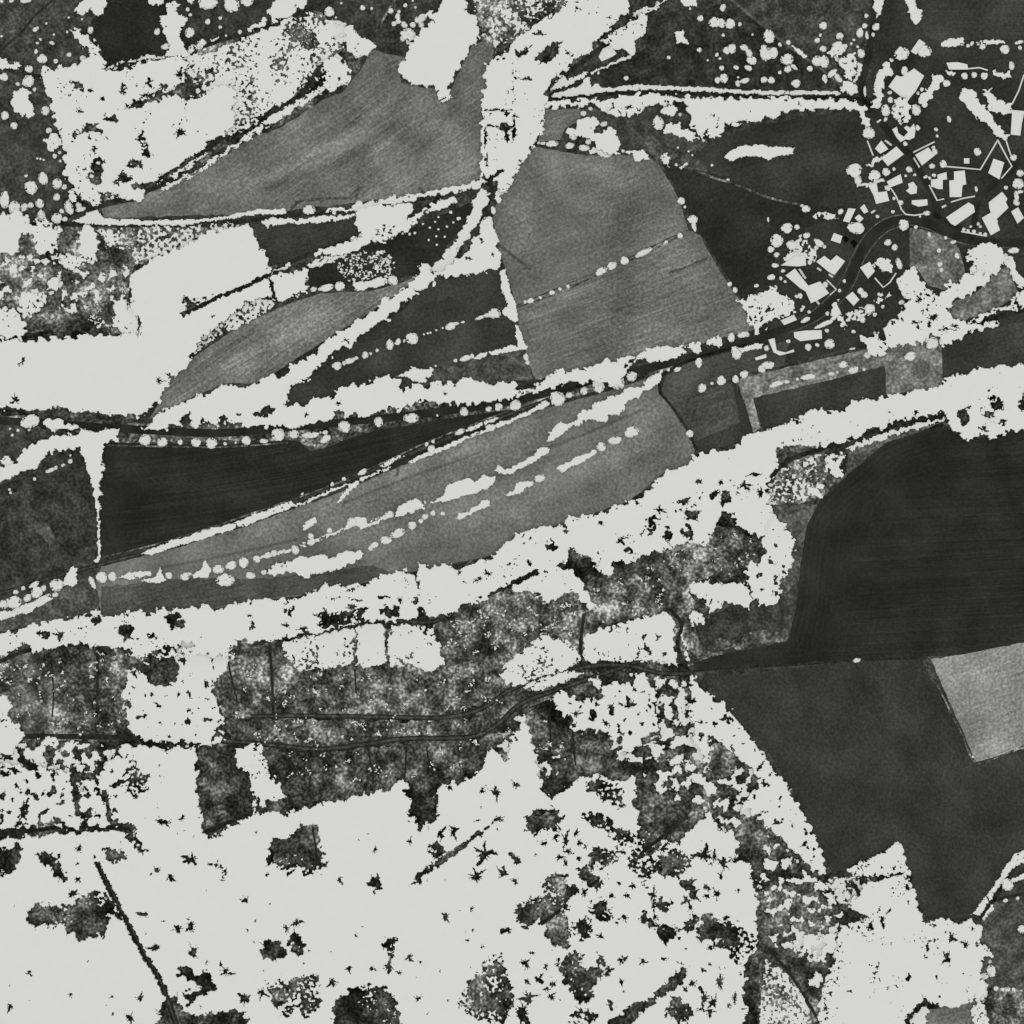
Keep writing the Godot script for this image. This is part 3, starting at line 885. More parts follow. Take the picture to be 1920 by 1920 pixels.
		["hedge", 1, 0, [887,672,895,665,912,661,913,666,895,673], "short pale hedge piece in the dark field's lower line"],
		["hedge", 1, 4, [660,536,665,527,695,527,710,519,725,521,728,532,705,540,690,540,680,546,665,543], "pale hedge between the tapering meadow and the orchard"],
		["hedge", 2, 6, [505,512,520,504,540,493,546,498,530,504,512,514], "short pale hedge at the great western wood's eastern tip"],
		["hedge", 2, 4, [578,499,590,488,630,479,650,479,630,490,600,500,585,503], "pale hedge south of the orchard lane"],
		["dots", 1, 260, [628,500,660,475,720,470,742,490,735,520,690,525,655,530], "dotted pale young bushes in the dark orchard"],
		["hedge", 2, 1, [900,352,916,360,916,378,905,394,898,412,890,432,878,448,862,470,845,495,822,512,806,512,818,495,838,472,855,448,870,425,880,405,885,380], "pale hedge running down from the lane junction"],
		["copse", 2, 1, [895,440,905,427,920,425,930,440,935,470,938,485,936,505,910,510,870,518,830,521,814,516,828,505,850,490,870,480,882,465,888,450], "pale copse at the central meadow's northwest edge"],
		["gaps", 3, 0, [902,452,3,8,880,486,6,3,922,478,4,4]],
		["hedge", 2, 0, [935,347,945,331,958,320,962,328,952,350,942,365,934,380,927,376], "short pale hedge at the lane junction's eastern side"],
		# --- north
		["wood", 3, 0, [818,25,850,0,870,0,875,20,885,30,897,38,900,70,885,80,883,100,870,110,855,140,850,155,840,162,844,185,830,194,825,180,812,165,780,160,755,152,751,135,755,112,770,85,782,70,795,52,812,45,802,28], "solid pale wood jutting into the northern meadow"],
		["scrub", 2, 52, [875,0,960,0,1060,5,1000,40,960,70,930,90,912,80,900,60,895,30], "mottled pale scrub on the north edge between two woods"],
		["lane", 2, 8, [915,0,935,30,965,62]],
		["wood", 3, 1, [960,80,985,60,1010,42,1040,28,1060,12,1068,0,1182,0,1178,20,1160,42,1140,57,1112,80,1108,100,1085,108,1050,140,1026,165,1024,185,1026,200,1020,225,1015,250,1003,265,995,280,978,305,968,325,955,348,940,362,930,345,925,330,915,325,905,334,903,300,905,270,902,240,905,200,908,160,912,122,925,115,945,105,955,90], "long pale wood curving down from the north edge"],
		["cut", 2, 0, [968,100,998,85,992,97,970,112]],
		["cut", 2, 0, [1003,105,1025,90,1045,78,1053,76,1048,95,1042,110,1030,118,1015,120,1005,112]],
		["cut", 3, 160, [918,212,945,208,962,213,962,240,957,268,940,262,933,240]],
		["lane", 2, 4, [908,208,960,207]],
		["lane", 2, 4, [912,235,935,240]],
		["lane", 3, 6, [915,350,930,330,945,318]],
		["gaps", 3, 0, [988,148,10,4,965,220,7,4,965,250,6,12,1010,64,12,5,1065,100,6,4,912,248,3,18,913,300,3,14]],
		["copse", 2, 2, [1123,82,1150,62,1180,41,1200,32,1216,28,1213,50,1200,72,1190,82,1190,98,1182,105,1175,100,1165,92,1150,92,1140,84], "pale copse on the northern triangle's western corner"],
		["hedge", 1, 3, [1105,137,1130,126,1160,112,1182,103,1181,110,1150,121,1110,139], "pale hedge below the lone building by the north wood"],
		["hedge", 1, 2, [1033,171,1045,152,1058,140,1063,152,1100,134,1095,146,1066,159], "pale hedge wedge at the fork east of the north wood"],
		["hedge", 2, 4, [1188,24,1210,14,1250,3,1265,0,1240,12,1215,22,1195,32], "pale hedge on the north edge beside the long wood"],
		["hedge", 2, 0, [1275,5,1290,0,1318,0,1305,10,1290,14], "pale wedge of hedge on the north edge above the triangle"],
		["hedge", 1, 1, [1032,179,1060,170,1080,165,1092,157,1097,147,1106,145,1108,165,1119,157,1130,166,1160,163,1210,160,1260,162,1310,164,1365,168,1440,171,1570,171,1580,178,1440,178,1370,175,1310,172,1210,168,1140,173,1100,178,1040,183], "long pale clipped hedge north of the lane to the hamlet"],
		["wood", 3, 1, [1026,190,1085,190,1130,186,1170,181,1210,178,1265,181,1330,184,1400,187,1440,184,1530,188,1590,189,1610,193,1625,210,1630,225,1624,242,1614,232,1606,212,1590,204,1560,204,1500,208,1465,212,1440,222,1400,232,1375,236,1350,250,1335,262,1318,262,1300,245,1293,215,1285,200,1280,190,1265,192,1240,198,1215,198,1205,210,1185,220,1165,221,1145,215,1122,205,1110,196,1080,201,1026,204], "pale belt of trees south of the lane to the hamlet"],
		["gaps", 4, 0, [1177,203,8,5,1323,258,10,10,1365,240,12,6,1390,230,8,5]],
		["copse", 2, 2, [1240,205,1250,196,1270,200,1272,212,1260,218,1245,214], "small pale clump under the lane-side tree belt"],
		["copse", 2, 0, [1248,240,1260,232,1275,230,1280,242,1300,250,1306,262,1290,263,1270,256,1250,250], "pale clump above the dark field's northern corner"],
		["copse", 2, 1, [1085,228,1092,222,1118,222,1118,238,1112,250,1125,250,1140,240,1150,240,1155,255,1160,268,1163,280,1150,291,1120,282,1113,262,1080,258,1062,250,1065,240,1080,242], "large pale clump at the top of the central meadow"],
		["hedge", 2, 0, [1106,281,1120,276,1150,285,1165,290,1140,292,1108,287], "pale hedge piece along the central meadow's top"],
		["hedge", 2, 0, [1172,284,1180,280,1192,282,1205,282,1215,292,1218,297,1195,302,1187,297,1185,290], "pale hedge at the central meadow's northeast corner"],
		["copse", 1, 0, [1358,295,1368,285,1390,275,1400,272,1440,275,1488,278,1487,290,1465,293,1440,300,1420,292,1385,297,1368,303], "long lone pale clump in the dark field by the hamlet"],
		["copse", 1, 0, [1265,62,1280,58,1284,70,1293,85,1280,82,1267,82], "lone angular pale clump in the northern triangle"],
		["scrub", 2, 30, [1238,308,1244,290,1252,286,1258,300,1252,312], "spiky pale bush at the dark field's northern corner"],
		["scrub", 2, 30, [1274,312,1282,308,1287,316,1278,321], "small spiky bush east of the central meadow"],
		# --- hedges in the long meadow
		["copse", 2, 0, [1025,828,1028,812,1040,800,1050,792,1065,795,1080,785,1095,770,1110,768,1115,755,1130,752,1140,745,1170,735,1185,725,1200,725,1210,715,1220,708,1245,695,1240,708,1225,725,1205,735,1195,745,1175,755,1162,778,1140,780,1132,792,1122,792,1118,784,1100,790,1080,797,1070,802,1055,812,1040,825], "long pale copse on the long meadow's northeastern slope"],
		["hedge", 1, 0, [928,882,934,872,945,880,960,876,970,870,985,862,1000,855,1005,848,1010,842,1020,840,1031,842,1028,850,1012,858,1000,866,980,876,965,884,945,890], "pale hedge in the long meadow's middle row, eastern piece"],
		["copse", 1, 0, [805,943,830,930,838,912,860,900,880,896,890,905,905,892,930,895,925,910,890,925,850,936,820,942], "pale lens-shaped clump in the long meadow's middle row"],
		["copse", 2, 0, [740,965,755,946,770,936,785,938,800,946,796,956,770,961,755,968], "pale clump west of the lens-shaped one in the long meadow"],
		["hedge", 1, 0, [1043,880,1055,870,1065,868,1080,855,1090,855,1105,848,1115,842,1118,850,1105,860,1085,870,1070,876,1055,886], "pale hedge in the long meadow's lower row, eastern piece"],
		["hedge", 1, 0, [945,928,962,920,970,906,985,903,1000,900,998,910,985,915,970,925,955,930], "pale hedge in the long meadow's lower row, middle piece"],
		["hedge", 1, 0, [855,972,860,962,878,958,890,950,905,940,918,938,918,948,900,956,880,964,862,975], "pale hedge in the long meadow's lower row, western piece"],
		["hedge", 1, 0, [653,980,660,972,672,970,680,968,688,975,690,982,720,969,726,972,700,983,685,990,676,993,668,986,655,986], "pale hedge in the long meadow's upper row"],
		["hedge", 1, 40, [478,1046,540,1030,600,1008,655,984,740,962,742,966,655,990,602,1013,542,1035,480,1051], "thin broken hedge line joining the long meadow's upper row"],
		["hedge", 1, 0, [567,993,572,980,590,967,595,980,580,990,572,996], "small slanting pale hedge in the long meadow"],
		["copse", 2, 0, [503,1077,508,1065,520,1056,532,1060,545,1055,565,1043,575,1045,600,1038,620,1045,640,1038,665,1031,680,1034,679,1045,655,1058,645,1066,620,1070,600,1075,575,1082,560,1078,540,1073,515,1079], "long ragged pale clump in the long meadow's western half"],
		["hedge", 1, 2, [223,1082,240,1073,265,1070,285,1072,282,1079,245,1086], "pale hedge in the western row of bushes"],
		["hedge", 1, 2, [265,1088,290,1082,300,1064,308,1080,312,1088,300,1093,270,1091], "peaked pale hedge in the western row of bushes"],
		["hedge", 1, 0, [360,1078,378,1065,385,1052,392,1058,398,1070,385,1084,365,1083], "peaked pale clump in the western row of bushes"],
		["hedge", 1, 2, [0,1150,20,1145,40,1135,60,1130,75,1120,95,1114,100,1122,85,1131,70,1139,55,1149,35,1151,10,1162,0,1166], "pale hedge below the track at the western edge"],
		["copse", 1, 0, [121,1095,120,1085,130,1075,135,1061,146,1065,143,1085,146,1092,137,1101], "pear-shaped pale clump beside the track"],
		["hedge", 1, 3, [265,1038,290,1026,320,1015,360,1003,395,992,440,980,480,964,500,958,530,944,545,941,556,948,530,958,480,978,440,991,400,1004,340,1021,300,1036,285,1041], "long pale hedge on the track's southern side"],
		["hedge", 1, 25, [555,946,650,906,652,910,556,950], "thin pale hedge continuing along the track"],
		["hedge", 1, 0, [630,942,648,922,655,906,676,902,668,913,655,922,634,944], "forked pale hedge south of the track"],
		["hedge", 1, 20, [675,897,735,874,737,877,678,901], "thin broken hedge south of the track below the ploughed field"],
		["hedge", 1, 8, [713,872,740,858,757,853,740,866,720,876], "short pale hedge between the ploughed field and the track"],
		["hedge", 1, 8, [873,806,930,781,936,785,880,809], "pale hedge between the track and the ploughed field's tip"],
		["hedge", 1, 5, [765,866,800,848,830,838,850,829,870,818,910,805,930,795,950,789,985,772,1005,765,1010,757,1025,752,1031,758,1010,769,995,776,970,787,920,806,880,822,850,838,800,856,770,869], "pale hedge between the track and the long meadow's eastern half"],
		["hedge", 1, 3, [1385,655,1400,648,1420,645,1431,645,1429,652,1405,656,1390,663], "pale hedge beside the road below the hamlet"],
		# --- southern wood belt
		["wood", 3, 1, [0,1195,25,1185,50,1175,62,1172,82,1165,137,1160,172,1155,173,1145,185,1145,190,1155,232,1157,238,1147,272,1145,278,1155,295,1150,298,1138,310,1138,313,1147,335,1142,375,1140,385,1135,400,1147,415,1147,435,1132,475,1128,500,1122,512,1117,520,1125,530,1120,550,1125,560,1118,580,1108,597,1108,610,1097,640,1097,648,1103,655,1095,675,1095,687,1098,705,1085,715,1073,735,1073,760,1068,775,1082,785,1062,800,1062,830,1060,845,1060,855,1070,885,1060,900,1053,930,1040,935,1025,960,1010,975,1000,1010,985,1030,988,1055,985,1065,972,1110,965,1130,960,1160,948,1200,935,1215,920,1225,905,1240,892,1270,875,1300,868,1298,852,1330,850,1365,840,1380,837,1395,820,1420,815,1440,806,1462,800,1480,792,1500,788,1515,772,1535,768,1550,775,1585,772,1595,750,1635,748,1655,745,1700,735,1740,730,1760,718,1790,705,1815,698,1830,692,1890,685,1920,675,1920,800,1890,810,1870,817,1860,822,1840,812,1810,827,1795,812,1780,800,1775,775,1740,777,1700,787,1660,802,1635,802,1620,814,1590,824,1560,832,1530,836,1490,836,1465,834,1455,850,1458,875,1445,888,1435,905,1440,930,1446,960,1432,1000,1420,1008,1405,995,1385,983,1368,963,1355,957,1345,975,1332,1003,1318,1022,1300,1016,1270,1022,1230,1035,1200,1043,1180,1055,1150,1050,1148,1075,1142,1088,1120,1065,1105,1045,1080,1035,1070,1022,1068,1045,1050,1060,1085,1080,1095,1100,1098,1115,1120,1135,1130,1142,1105,1140,1085,1122,1075,1110,1050,1120,1015,1125,1000,1110,990,1105,960,1110,965,1095,1000,1080,1008,1072,960,1092,930,1110,890,1128,860,1135,840,1150,815,1160,800,1155,785,1160,760,1162,730,1163,690,1163,640,1173,600,1183,540,1194,500,1202,478,1196,465,1210,435,1232,340,1222,290,1240,265,1242,240,1215,170,1210,150,1208,130,1205,120,1212,80,1215,78,1225,65,1222,62,1210,40,1212,10,1228,0,1230], "long pale belt of woodland crossing below the long meadow"],
		["cut", 3, 0, [225,1170,248,1170,250,1195,235,1200,225,1188]],
		["cut", 3, 0, [72,1185,90,1182,98,1195,85,1198]],
		["cut", 3, 0, [177,1156,193,1160,190,1170,180,1170]],
		["cut", 3, 0, [312,1150,325,1145,352,1170,340,1180,322,1175]],
		["cut", 4, 0, [280,1193,297,1190,293,1202]],
		["cut", 4, 0, [288,1215,330,1210,360,1200,365,1212,330,1222,292,1226]],
		["cut", 4, 10, [265,1225,300,1228,330,1240,335,1262,320,1290,300,1280,285,1250]],
		["cut", 4, 0, [450,1200,465,1195,465,1215,440,1235,430,1225]],
		["cut", 4, 0, [712,1140,748,1136,750,1150,745,1160,715,1155]],
		["cut", 4, 0, [783,1138,800,1136,801,1155,785,1160]],
		["cut", 3, 0, [768,1066,780,1072,783,1090,792,1095,785,1102,772,1085]],
		["cut", 3, 0, [775,1118,787,1116,787,1132,775,1130]],
		["cut", 4, 15, [600,1150,680,1142,690,1160,640,1170,600,1178]],
		["gaps", 4, 0, [545,1145,6,6,612,1150,8,8,592,1152,8,2,538,1172,7,5,570,1178,8,6,672,1125,12,3,655,1106,5,3,900,1085,7,5,915,1075,8,6,470,1155,4,4,475,1172,5,10,535,1145,5,4,660,1138,10,6,720,1118,15,3,750,1125,6,6,860,1075,3,5,410,1250,6,6,45,1208,6,5,115,1190,8,8,260,1240,8,8]],
		["cut", 4, 0, [1020,1027,1035,1012,1046,1022,1042,1035]],
		["cut", 4, 0, [1155,1005,1175,1006,1172,1022,1160,1016]],
		["cut", 4, 0, [1210,975,1238,968,1230,986,1212,982]],
		["cut", 4, 0, [1203,993,1228,989,1222,1001]],
		["cut", 4, 0, [1282,958,1312,962,1300,977,1284,975]],
		["cut", 4, 0, [1275,995,1295,983,1300,1012,1280,1008]],
		["cut", 4, 0, [1243,988,1258,992,1260,1024,1245,1012]],
		["cut", 4, 0, [1170,1030,1188,1028,1180,1040]],
		["lane", 3, 9, [960,1095,985,1082,1012,1070]],
		["cut", 4, 155, [1308,925,1340,912,1350,925,1378,915,1382,937,1360,952,1330,942,1300,942]],
		["gaps", 4, 0, [1310,903,8,5,1280,940,12,6,1235,955,8,5,1350,905,6,5,1395,910,8,6,1425,925,8,12,1410,890,10,4,1060,995,5,5,1125,980,6,4,993,1057,6,5]],
		["cut", 3, 0, [1855,750,1880,748,1883,765,1865,772,1850,787,1846,780,1858,770]],
		["cut", 3, 0, [1797,770,1810,765,1813,800,1800,790]],
		["cut", 3, 0, [1915,735,1920,735,1920,775,1910,770]],
		["gaps", 3, 0, [1842,803,6,5,1880,790,8,5,1815,765,4,8,1716,773,5,5,1860,745,8,4]],
		["hedge", 2, 0, [1588,842,1610,829,1650,816,1690,802,1770,783,1776,788,1700,808,1640,826,1595,844], "narrow pale hedge above the great ploughed field's northern bend"],
		["copse", 3, 6, [1545,865,1560,852,1580,850,1578,880,1575,895,1560,898,1548,882], "ragged pale clump in the scrub at the ploughed field's bend"],
		["copse", 3, 4, [1510,905,1522,902,1540,915,1540,932,1520,932,1512,920], "pale clump at the ploughed field's western bend"],
		["scrub", 2, 55, [1440,905,1470,875,1540,850,1560,850,1545,900,1510,940,1440,945], "mottled pale scrub inside the track's bend"],
		["copse", 3, 110, [1405,955,1440,955,1458,968,1472,988,1487,1000,1485,1040,1482,1065,1468,1080,1448,1074,1432,1050,1428,1015,1412,990], "pale copse on the great ploughed field's western side"],
		["copse", 3, 112, [1398,1062,1420,1052,1442,1050,1462,1080,1464,1120,1440,1134,1415,1128,1402,1095], "ragged pale copse above the rough grass strip"],
		["copse", 3, 5, [1290,1100,1305,1090,1325,1085,1335,1100,1350,1095,1370,1095,1390,1092,1405,1108,1412,1125,1405,1140,1380,1138,1360,1128,1345,1147,1330,1147,1322,1125,1305,1115], "broad pale copse at the rough grass strip's western end"],
		["thicket", 2, 5, [535,1205,560,1198,600,1190,640,1182,668,1178,662,1205,660,1240,655,1245,620,1250,590,1255,560,1258,545,1240,535,1225], "square pale plantation block, westernmost of the three below the belt"],
		["thicket", 2, 4, [670,1178,690,1172,715,1170,722,1180,722,1243,690,1250,668,1243], "narrow pale plantation block, middle of the three below the belt"],
		["thicket", 2, 5, [730,1175,760,1172,815,1175,820,1200,825,1225,832,1245,810,1258,790,1255,770,1245,730,1248], "pale plantation block, easternmost of the three below the belt"],
		["thicket", 3, 8, [942,1255,950,1240,980,1220,1005,1200,1020,1190,1045,1195,1065,1205,1080,1215,1086,1235,1060,1255,1010,1270,965,1285,945,1280], "pale plantation block above the double track"],
		["thicket", 2, 5, [1095,1195,1130,1178,1170,1168,1200,1158,1235,1152,1252,1145,1260,1160,1263,1200,1268,1230,1272,1248,1230,1240,1170,1240,1100,1240,1095,1225], "wide pale plantation block west of the rough grass strip"],
		["cut", 2, 0, [1204,1190,1208,1192,1220,1228,1214,1228]],
		["gaps", 2, 0, [1235,1195,4,6,1175,1178,3,5,1245,1225,4,4,550,1235,2,6,595,1230,3,8]],
		["thicket", 2, 6, [983,1287,1000,1278,1050,1262,1090,1258,1096,1263,1050,1280,1010,1295,995,1294], "thin pale strip between the double tracks"],
		["scrub", 2, 25, [1278,1185,1283,1185,1290,1215,1295,1240,1288,1238,1280,1215], "thin pale scrub strip beside the curved track"],
		["copse", 2, 8, [1290,1160,1300,1148,1318,1150,1318,1165,1305,1178,1297,1175], "small pale clump at the rough grass corner"],
		["thicket", 3, 107, [340,1198,380,1190,435,1228,430,1245,415,1265,402,1280,400,1300,415,1320,420,1350,405,1365,420,1380,410,1395,350,1395,290,1390,255,1385,250,1370,235,1345,232,1310,235,1280,240,1265,248,1250,265,1262,285,1282,310,1290,330,1275,335,1250,330,1225], "large pale thicket below the belt in the western scrubland"],
		["dots", 2, 88, [0,1230,240,1215,240,1380,20,1380], "sprinkled pale scrub in the western clearing"],
		["dots", 2, 88, [420,1250,520,1220,530,1260,830,1260,940,1240,960,1290,880,1330,560,1340,420,1340], "sprinkled pale scrub in the middle clearing"],
		["dots", 2, 98, [430,1350,780,1350,900,1335,960,1310,900,1370,700,1385,560,1395,440,1385], "sprinkled pale scrub between the two winding tracks"],
		["dots", 2, 108, [490,1410,700,1405,920,1385,960,1350,1010,1340,1060,1380,1050,1440,960,1420,760,1460,560,1480], "sprinkled pale scrub below the winding track"],
		["dots", 2, 98, [830,1170,960,1110,1080,1125,1085,1190,1000,1195,940,1230,840,1240], "sprinkled pale scrub in the clearing under the belt"],
		["dots", 2, 108, [1100,1110,1180,1065,1340,990,1430,1020,1420,1070,1300,1085,1290,1110,1240,1140,1100,1180], "sprinkled pale scrub in the eastern clearing"],
		# --- southern forest
		["wood", 3, 8, [0,1300,18,1305,20,1330,15,1335,20,1350,40,1360,45,1385,30,1400,25,1415,0,1405], "pale wood edge at the western side of the scrubland"],
		["thicket", 2, 150, [0,1420,30,1395,100,1380,130,1390,190,1400,215,1395,200,1445,140,1450,60,1440,0,1440], "mottled pale scrub below the western clearing"],
		["wood", 3, 122, [0,1425,60,1440,100,1440,135,1450,150,1470,200,1440,215,1405,245,1395,255,1450,250,1537,215,1547,130,1550,90,1547,50,1550,0,1560], "porous pale wood above the western forest track"],
		["wood", 3, 1, [240,1398,300,1402,365,1400,370,1440,367,1480,376,1528,388,1575,330,1580,260,1568,248,1540,225,1520,222,1480,262,1440], "solid pale wood west of the square clearing"],
		["lane", 3, 12, [138,1435,142,1480,150,1530]],
		["lane", 3, 9, [198,1480,205,1520,212,1545,235,1575,262,1598]],
		["cut", 4, 20, [235,1450,270,1445,280,1480,255,1495,235,1475]],
		["wood", 3, 4, [440,1400,475,1395,490,1400,505,1430,505,1450,520,1465,535,1490,520,1495,500,1500,478,1530,475,1490,470,1450,445,1430], "pale wood between the square clearing and the scrubland"],
		["wood", 3, 0, [0,1575,60,1568,100,1565,200,1556,300,1560,365,1572,400,1565,430,1552,470,1530,500,1522,540,1525,600,1505,640,1498,690,1488,735,1478,752,1460,762,1470,765,1485,775,1510,785,1540,800,1545,820,1535,820,1480,830,1470,870,1465,905,1440,920,1400,945,1425,972,1365,978,1340,988,1350,998,1390,1002,1420,1012,1440,1014,1465,1022,1490,1035,1500,1052,1484,1076,1470,1090,1455,1112,1450,1140,1460,1165,1465,1186,1455,1192,1476,1186,1510,1200,1540,1215,1560,1230,1570,1270,1580,1290,1560,1310,1545,1330,1520,1345,1545,1345,1560,1370,1560,1400,1580,1400,1600,1415,1620,1405,1650,1415,1670,1420,1700,1415,1730,1420,1760,1415,1785,1395,1800,1400,1830,1390,1860,1400,1900,1380,1920,0,1920], "vast solid pale forest filling the south"],
		["cut", 4, 3, [52,1712,75,1690,100,1695,125,1700,150,1685,170,1675,190,1670,205,1680,215,1700,230,1710,225,1720,200,1715,205,1735,200,1755,180,1755,160,1765,145,1755,120,1735,100,1735,60,1735]],
		["lane", 2, 11, [182,1614,200,1652,235,1720,270,1785,300,1835,318,1880,330,1920]],
		["cut", 3, 0, [270,1920,300,1905,310,1870,330,1870,345,1890,370,1905,400,1895,440,1890,465,1905,470,1920]],
		["cut", 4, 0, [0,1600,20,1590,25,1580,45,1590,40,1605,30,1620,20,1640,0,1640]],
		["cut", 4, 0, [65,1605,80,1597,108,1602,112,1622,130,1642,120,1655,105,1650,95,1622,80,1612]],
		["cut", 4, 0, [192,1590,205,1590,240,1600,240,1610,200,1618]],
		["cut", 4, 0, [240,1550,255,1560,265,1578,280,1595,265,1598,250,1577,225,1557]],
		["cut", 4, 0, [330,1810,350,1808,370,1825,395,1820,402,1850,385,1867,350,1882,345,1862,375,1850,360,1837,333,1825]],
		["gaps", 5, 0, [295,1630,8,8,320,1642,7,6,360,1610,11,8,310,1541,8,6,335,1740,8,9,360,1735,9,12,365,1785,7,14,425,1820,10,9,460,1870,12,14,270,1713,12,7,293,1776,11,8,245,1907,6,8,265,1870,7,9,22,1886,8,7,55,1822,6,6,135,1865,5,5,150,1590,6,5,395,1620,6,4,408,1620,6,5,422,1632,5,5,148,1647,5,5,137,1675,10,9,460,1687,8,6,305,1540,8,5,340,1535,6,5,212,1867,4,4]],
		["cut", 4, 4, [515,1575,540,1570,565,1545,600,1545,606,1600,602,1635,575,1635,560,1627,540,1642,525,1622,500,1622,500,1592]],
		["cut", 3, 0, [690,1643,716,1640,718,1655,705,1677,700,1662]],
		["cut", 3, 2, [540,1755,560,1746,572,1765,567,1787,555,1788,541,1770]],
		["cut", 3, 2, [488,1765,525,1760,542,1790,510,1802,490,1785]],
		["cut", 4, 30, [503,1842,560,1830,602,1823,597,1860,602,1890,580,1907,550,1892,540,1907,510,1872]],
		["cut", 4, 2, [625,1882,650,1860,690,1843,720,1850,747,1880,752,1920,618,1920]],
		["cut", 4, 15, [855,1877,880,1845,900,1820,915,1788,930,1783,940,1800,950,1830,960,1850,967,1880,945,1917,920,1917,885,1902]],
		["cut", 4, 0, [718,1760,744,1762,742,1778,720,1782]],
		["lane", 4, 10, [778,1645,820,1618,850,1598,880,1575,903,1558]],
		["lane", 2, 3, [905,1558,932,1535]],
		["cut", 4, 0, [803,1590,820,1575,837,1590,842,1602,815,1612]],
		["cut", 4, 5, [756,1480,775,1472,818,1472,822,1500,820,1530,803,1545,792,1560,778,1557,785,1530,763,1530,772,1500]],
		["gaps", 5, 0, [637,1648,6,6,556,1729,8,12,538,1738,8,7,735,1790,6,7,730,1812,10,8,767,1793,6,6,750,1822,5,5,655,1815,5,5,697,1815,5,5,835,1718,6,10,895,1642,14,11,943,1638,10,9,952,1742,8,9,827,1562,9,10,850,1558,7,12,908,1600,13,14,935,1535,8,7,930,1485,9,12,905,1482,6,8,785,1650,10,8,770,1575,6,5,842,1475,5,5,610,1620,6,6,625,1840,9,8,785,1870,8,6,490,1860,8,8,485,1500,6,8]],
		["cut", 4, 0, [983,1532,1010,1513,1047,1520,1057,1535,1047,1552,1020,1557,1005,1567,983,1552]],
		["cut", 4, 10, [1093,1470,1120,1458,1167,1480,1167,1500,1150,1512,1130,1492,1110,1482]],
		["cut", 4, 5, [1092,1522,1130,1525,1155,1550,1182,1560,1187,1582,1165,1582,1145,1562,1120,1552,1095,1535]],
		["cut", 4, 12, [1193,1500,1225,1505,1250,1480,1302,1500,1307,1530,1282,1547,1242,1582,1227,1602,1200,1622,1188,1600,1198,1580,1193,1540]],
		["cut", 4, 20, [1178,1590,1200,1590,1230,1612,1260,1590,1292,1600,1292,1622,1272,1647,1245,1647,1225,1627,1210,1652,1190,1642,1178,1620]],
		["cut", 3, 0, [1273,1655,1285,1646,1302,1660,1314,1687,1295,1682]],
		["cut", 4, 8, [1103,1600,1120,1588,1140,1590,1167,1590,1152,1617,1130,1627,1103,1622]],
		["cut", 4, 4, [963,1702,985,1685,1020,1680,1018,1650,1040,1628,1060,1645,1072,1660,1092,1665,1062,1692,1062,1720,1072,1740,1067,1772,1050,1777,1023,1757,1018,1722,990,1737,972,1727]],
		["cut", 4, 0, [1080,1625,1100,1623,1120,1652,1140,1643,1120,1667,1093,1652]],
		["cut", 4, 0, [1076,1725,1100,1718,1112,1740,1095,1767,1078,1747]],
		["cut", 4, 0, [1103,1700,1137,1683,1144,1720,1130,1732,1108,1712]],
		["cut", 4, 2, [1048,1805,1075,1778,1092,1790,1087,1810,1100,1817,1118,1810,1120,1785,1130,1785,1130,1822,1112,1852,1107,1872,1090,1882,1058,1847,1053,1830]],
		["cut", 4, 0, [1198,1708,1215,1715,1240,1735,1274,1738,1257,1762,1250,1777,1238,1762,1228,1742,1205,1732]],
		["cut", 4, 0, [1278,1740,1298,1708,1307,1730,1285,1747]],
		["cut", 4, 0, [1318,1713,1335,1713,1352,1735,1347,1762,1320,1762,1303,1752]],
		["cut", 3, 2, [1143,1912,1180,1890,1190,1878,1210,1873,1240,1848,1270,1818,1292,1813,1282,1837,1250,1862,1217,1887,1197,1897,1190,1912,1165,1920,1145,1920]],
		["cut", 4, 12, [1248,1880,1270,1868,1292,1880,1302,1902,1280,1917,1248,1902]],
		["cut", 4, 0, [1222,1680,1240,1685,1252,1700,1243,1710,1230,1700]],
		["cut", 5, 30, [1340,1715,1390,1740,1420,1760,1410,1800,1380,1800,1345,1770]],
		["cut", 4, 0, [1400,1560,1420,1575,1420,1640,1395,1610,1370,1615]],
		["cut", 4, 40, [1070,1900,1090,1888,1120,1900,1115,1920,1070,1920]],
		["gaps", 5, 0, [970,1610,10,12,984,1805,9,11,1010,1835,7,9,1025,1852,6,5,1033,1868,9,8,990,1870,12,12,980,1900,14,20,1170,1718,8,7,1172,1797,6,6,1145,1882,8,6,1165,1840,5,5,1320,1602,14,14,1355,1615,8,15,1345,1675,9,9,1360,1720,5,6,1330,1775,6,6,1332,1806,4,4,1060,1575,5,14,1042,1570,6,8,1020,1580,7,6,1165,1510,8,6,968,1470,8,8,1320,1870,9,14,1350,1840,9,16,1330,1895,9,8]],
		["sprinkle", 0, 700, [0,1590,300,1570,700,1490,1000,1500,1400,1580,1420,1900,0,1900]],
		["sprinkle", 1, 2200, [960,1560,1180,1560,1400,1620,1410,1900,960,1900]],
		["wood", 4, 112, [1100,1275,1120,1270,1140,1290,1155,1280,1175,1280,1195,1258,1210,1262,1218,1290,1228,1310,1225,1340,1235,1365,1230,1380,1205,1385,1195,1400,1180,1410,1170,1415,1160,1415,1148,1395,1140,1370,1125,1370,1080,1370,1070,1355,1068,1345,1040,1330,1038,1295,1050,1290,1080,1310,1110,1310,1130,1305,1125,1290], "ragged pale wood south of the double tracks"],
		["gaps", 4, 0, [1088,1310,14,8,1108,1305,10,8,1145,1325,8,8,1185,1320,8,6,1080,1338,8,6,1135,1355,8,6]],
		["thicket", 3, 150, [1225,1270,1285,1275,1290,1330,1320,1390,1330,1440,1280,1460,1240,1420,1180,1430,1150,1420,1240,1380,1230,1310], "patchy pale scrub among the southern clearings"],
		["thicket", 3, 168, [965,1340,990,1350,1000,1400,1060,1420,1040,1450,985,1470,965,1440,930,1410], "patchy pale scrub beside the forest's northern tip"],
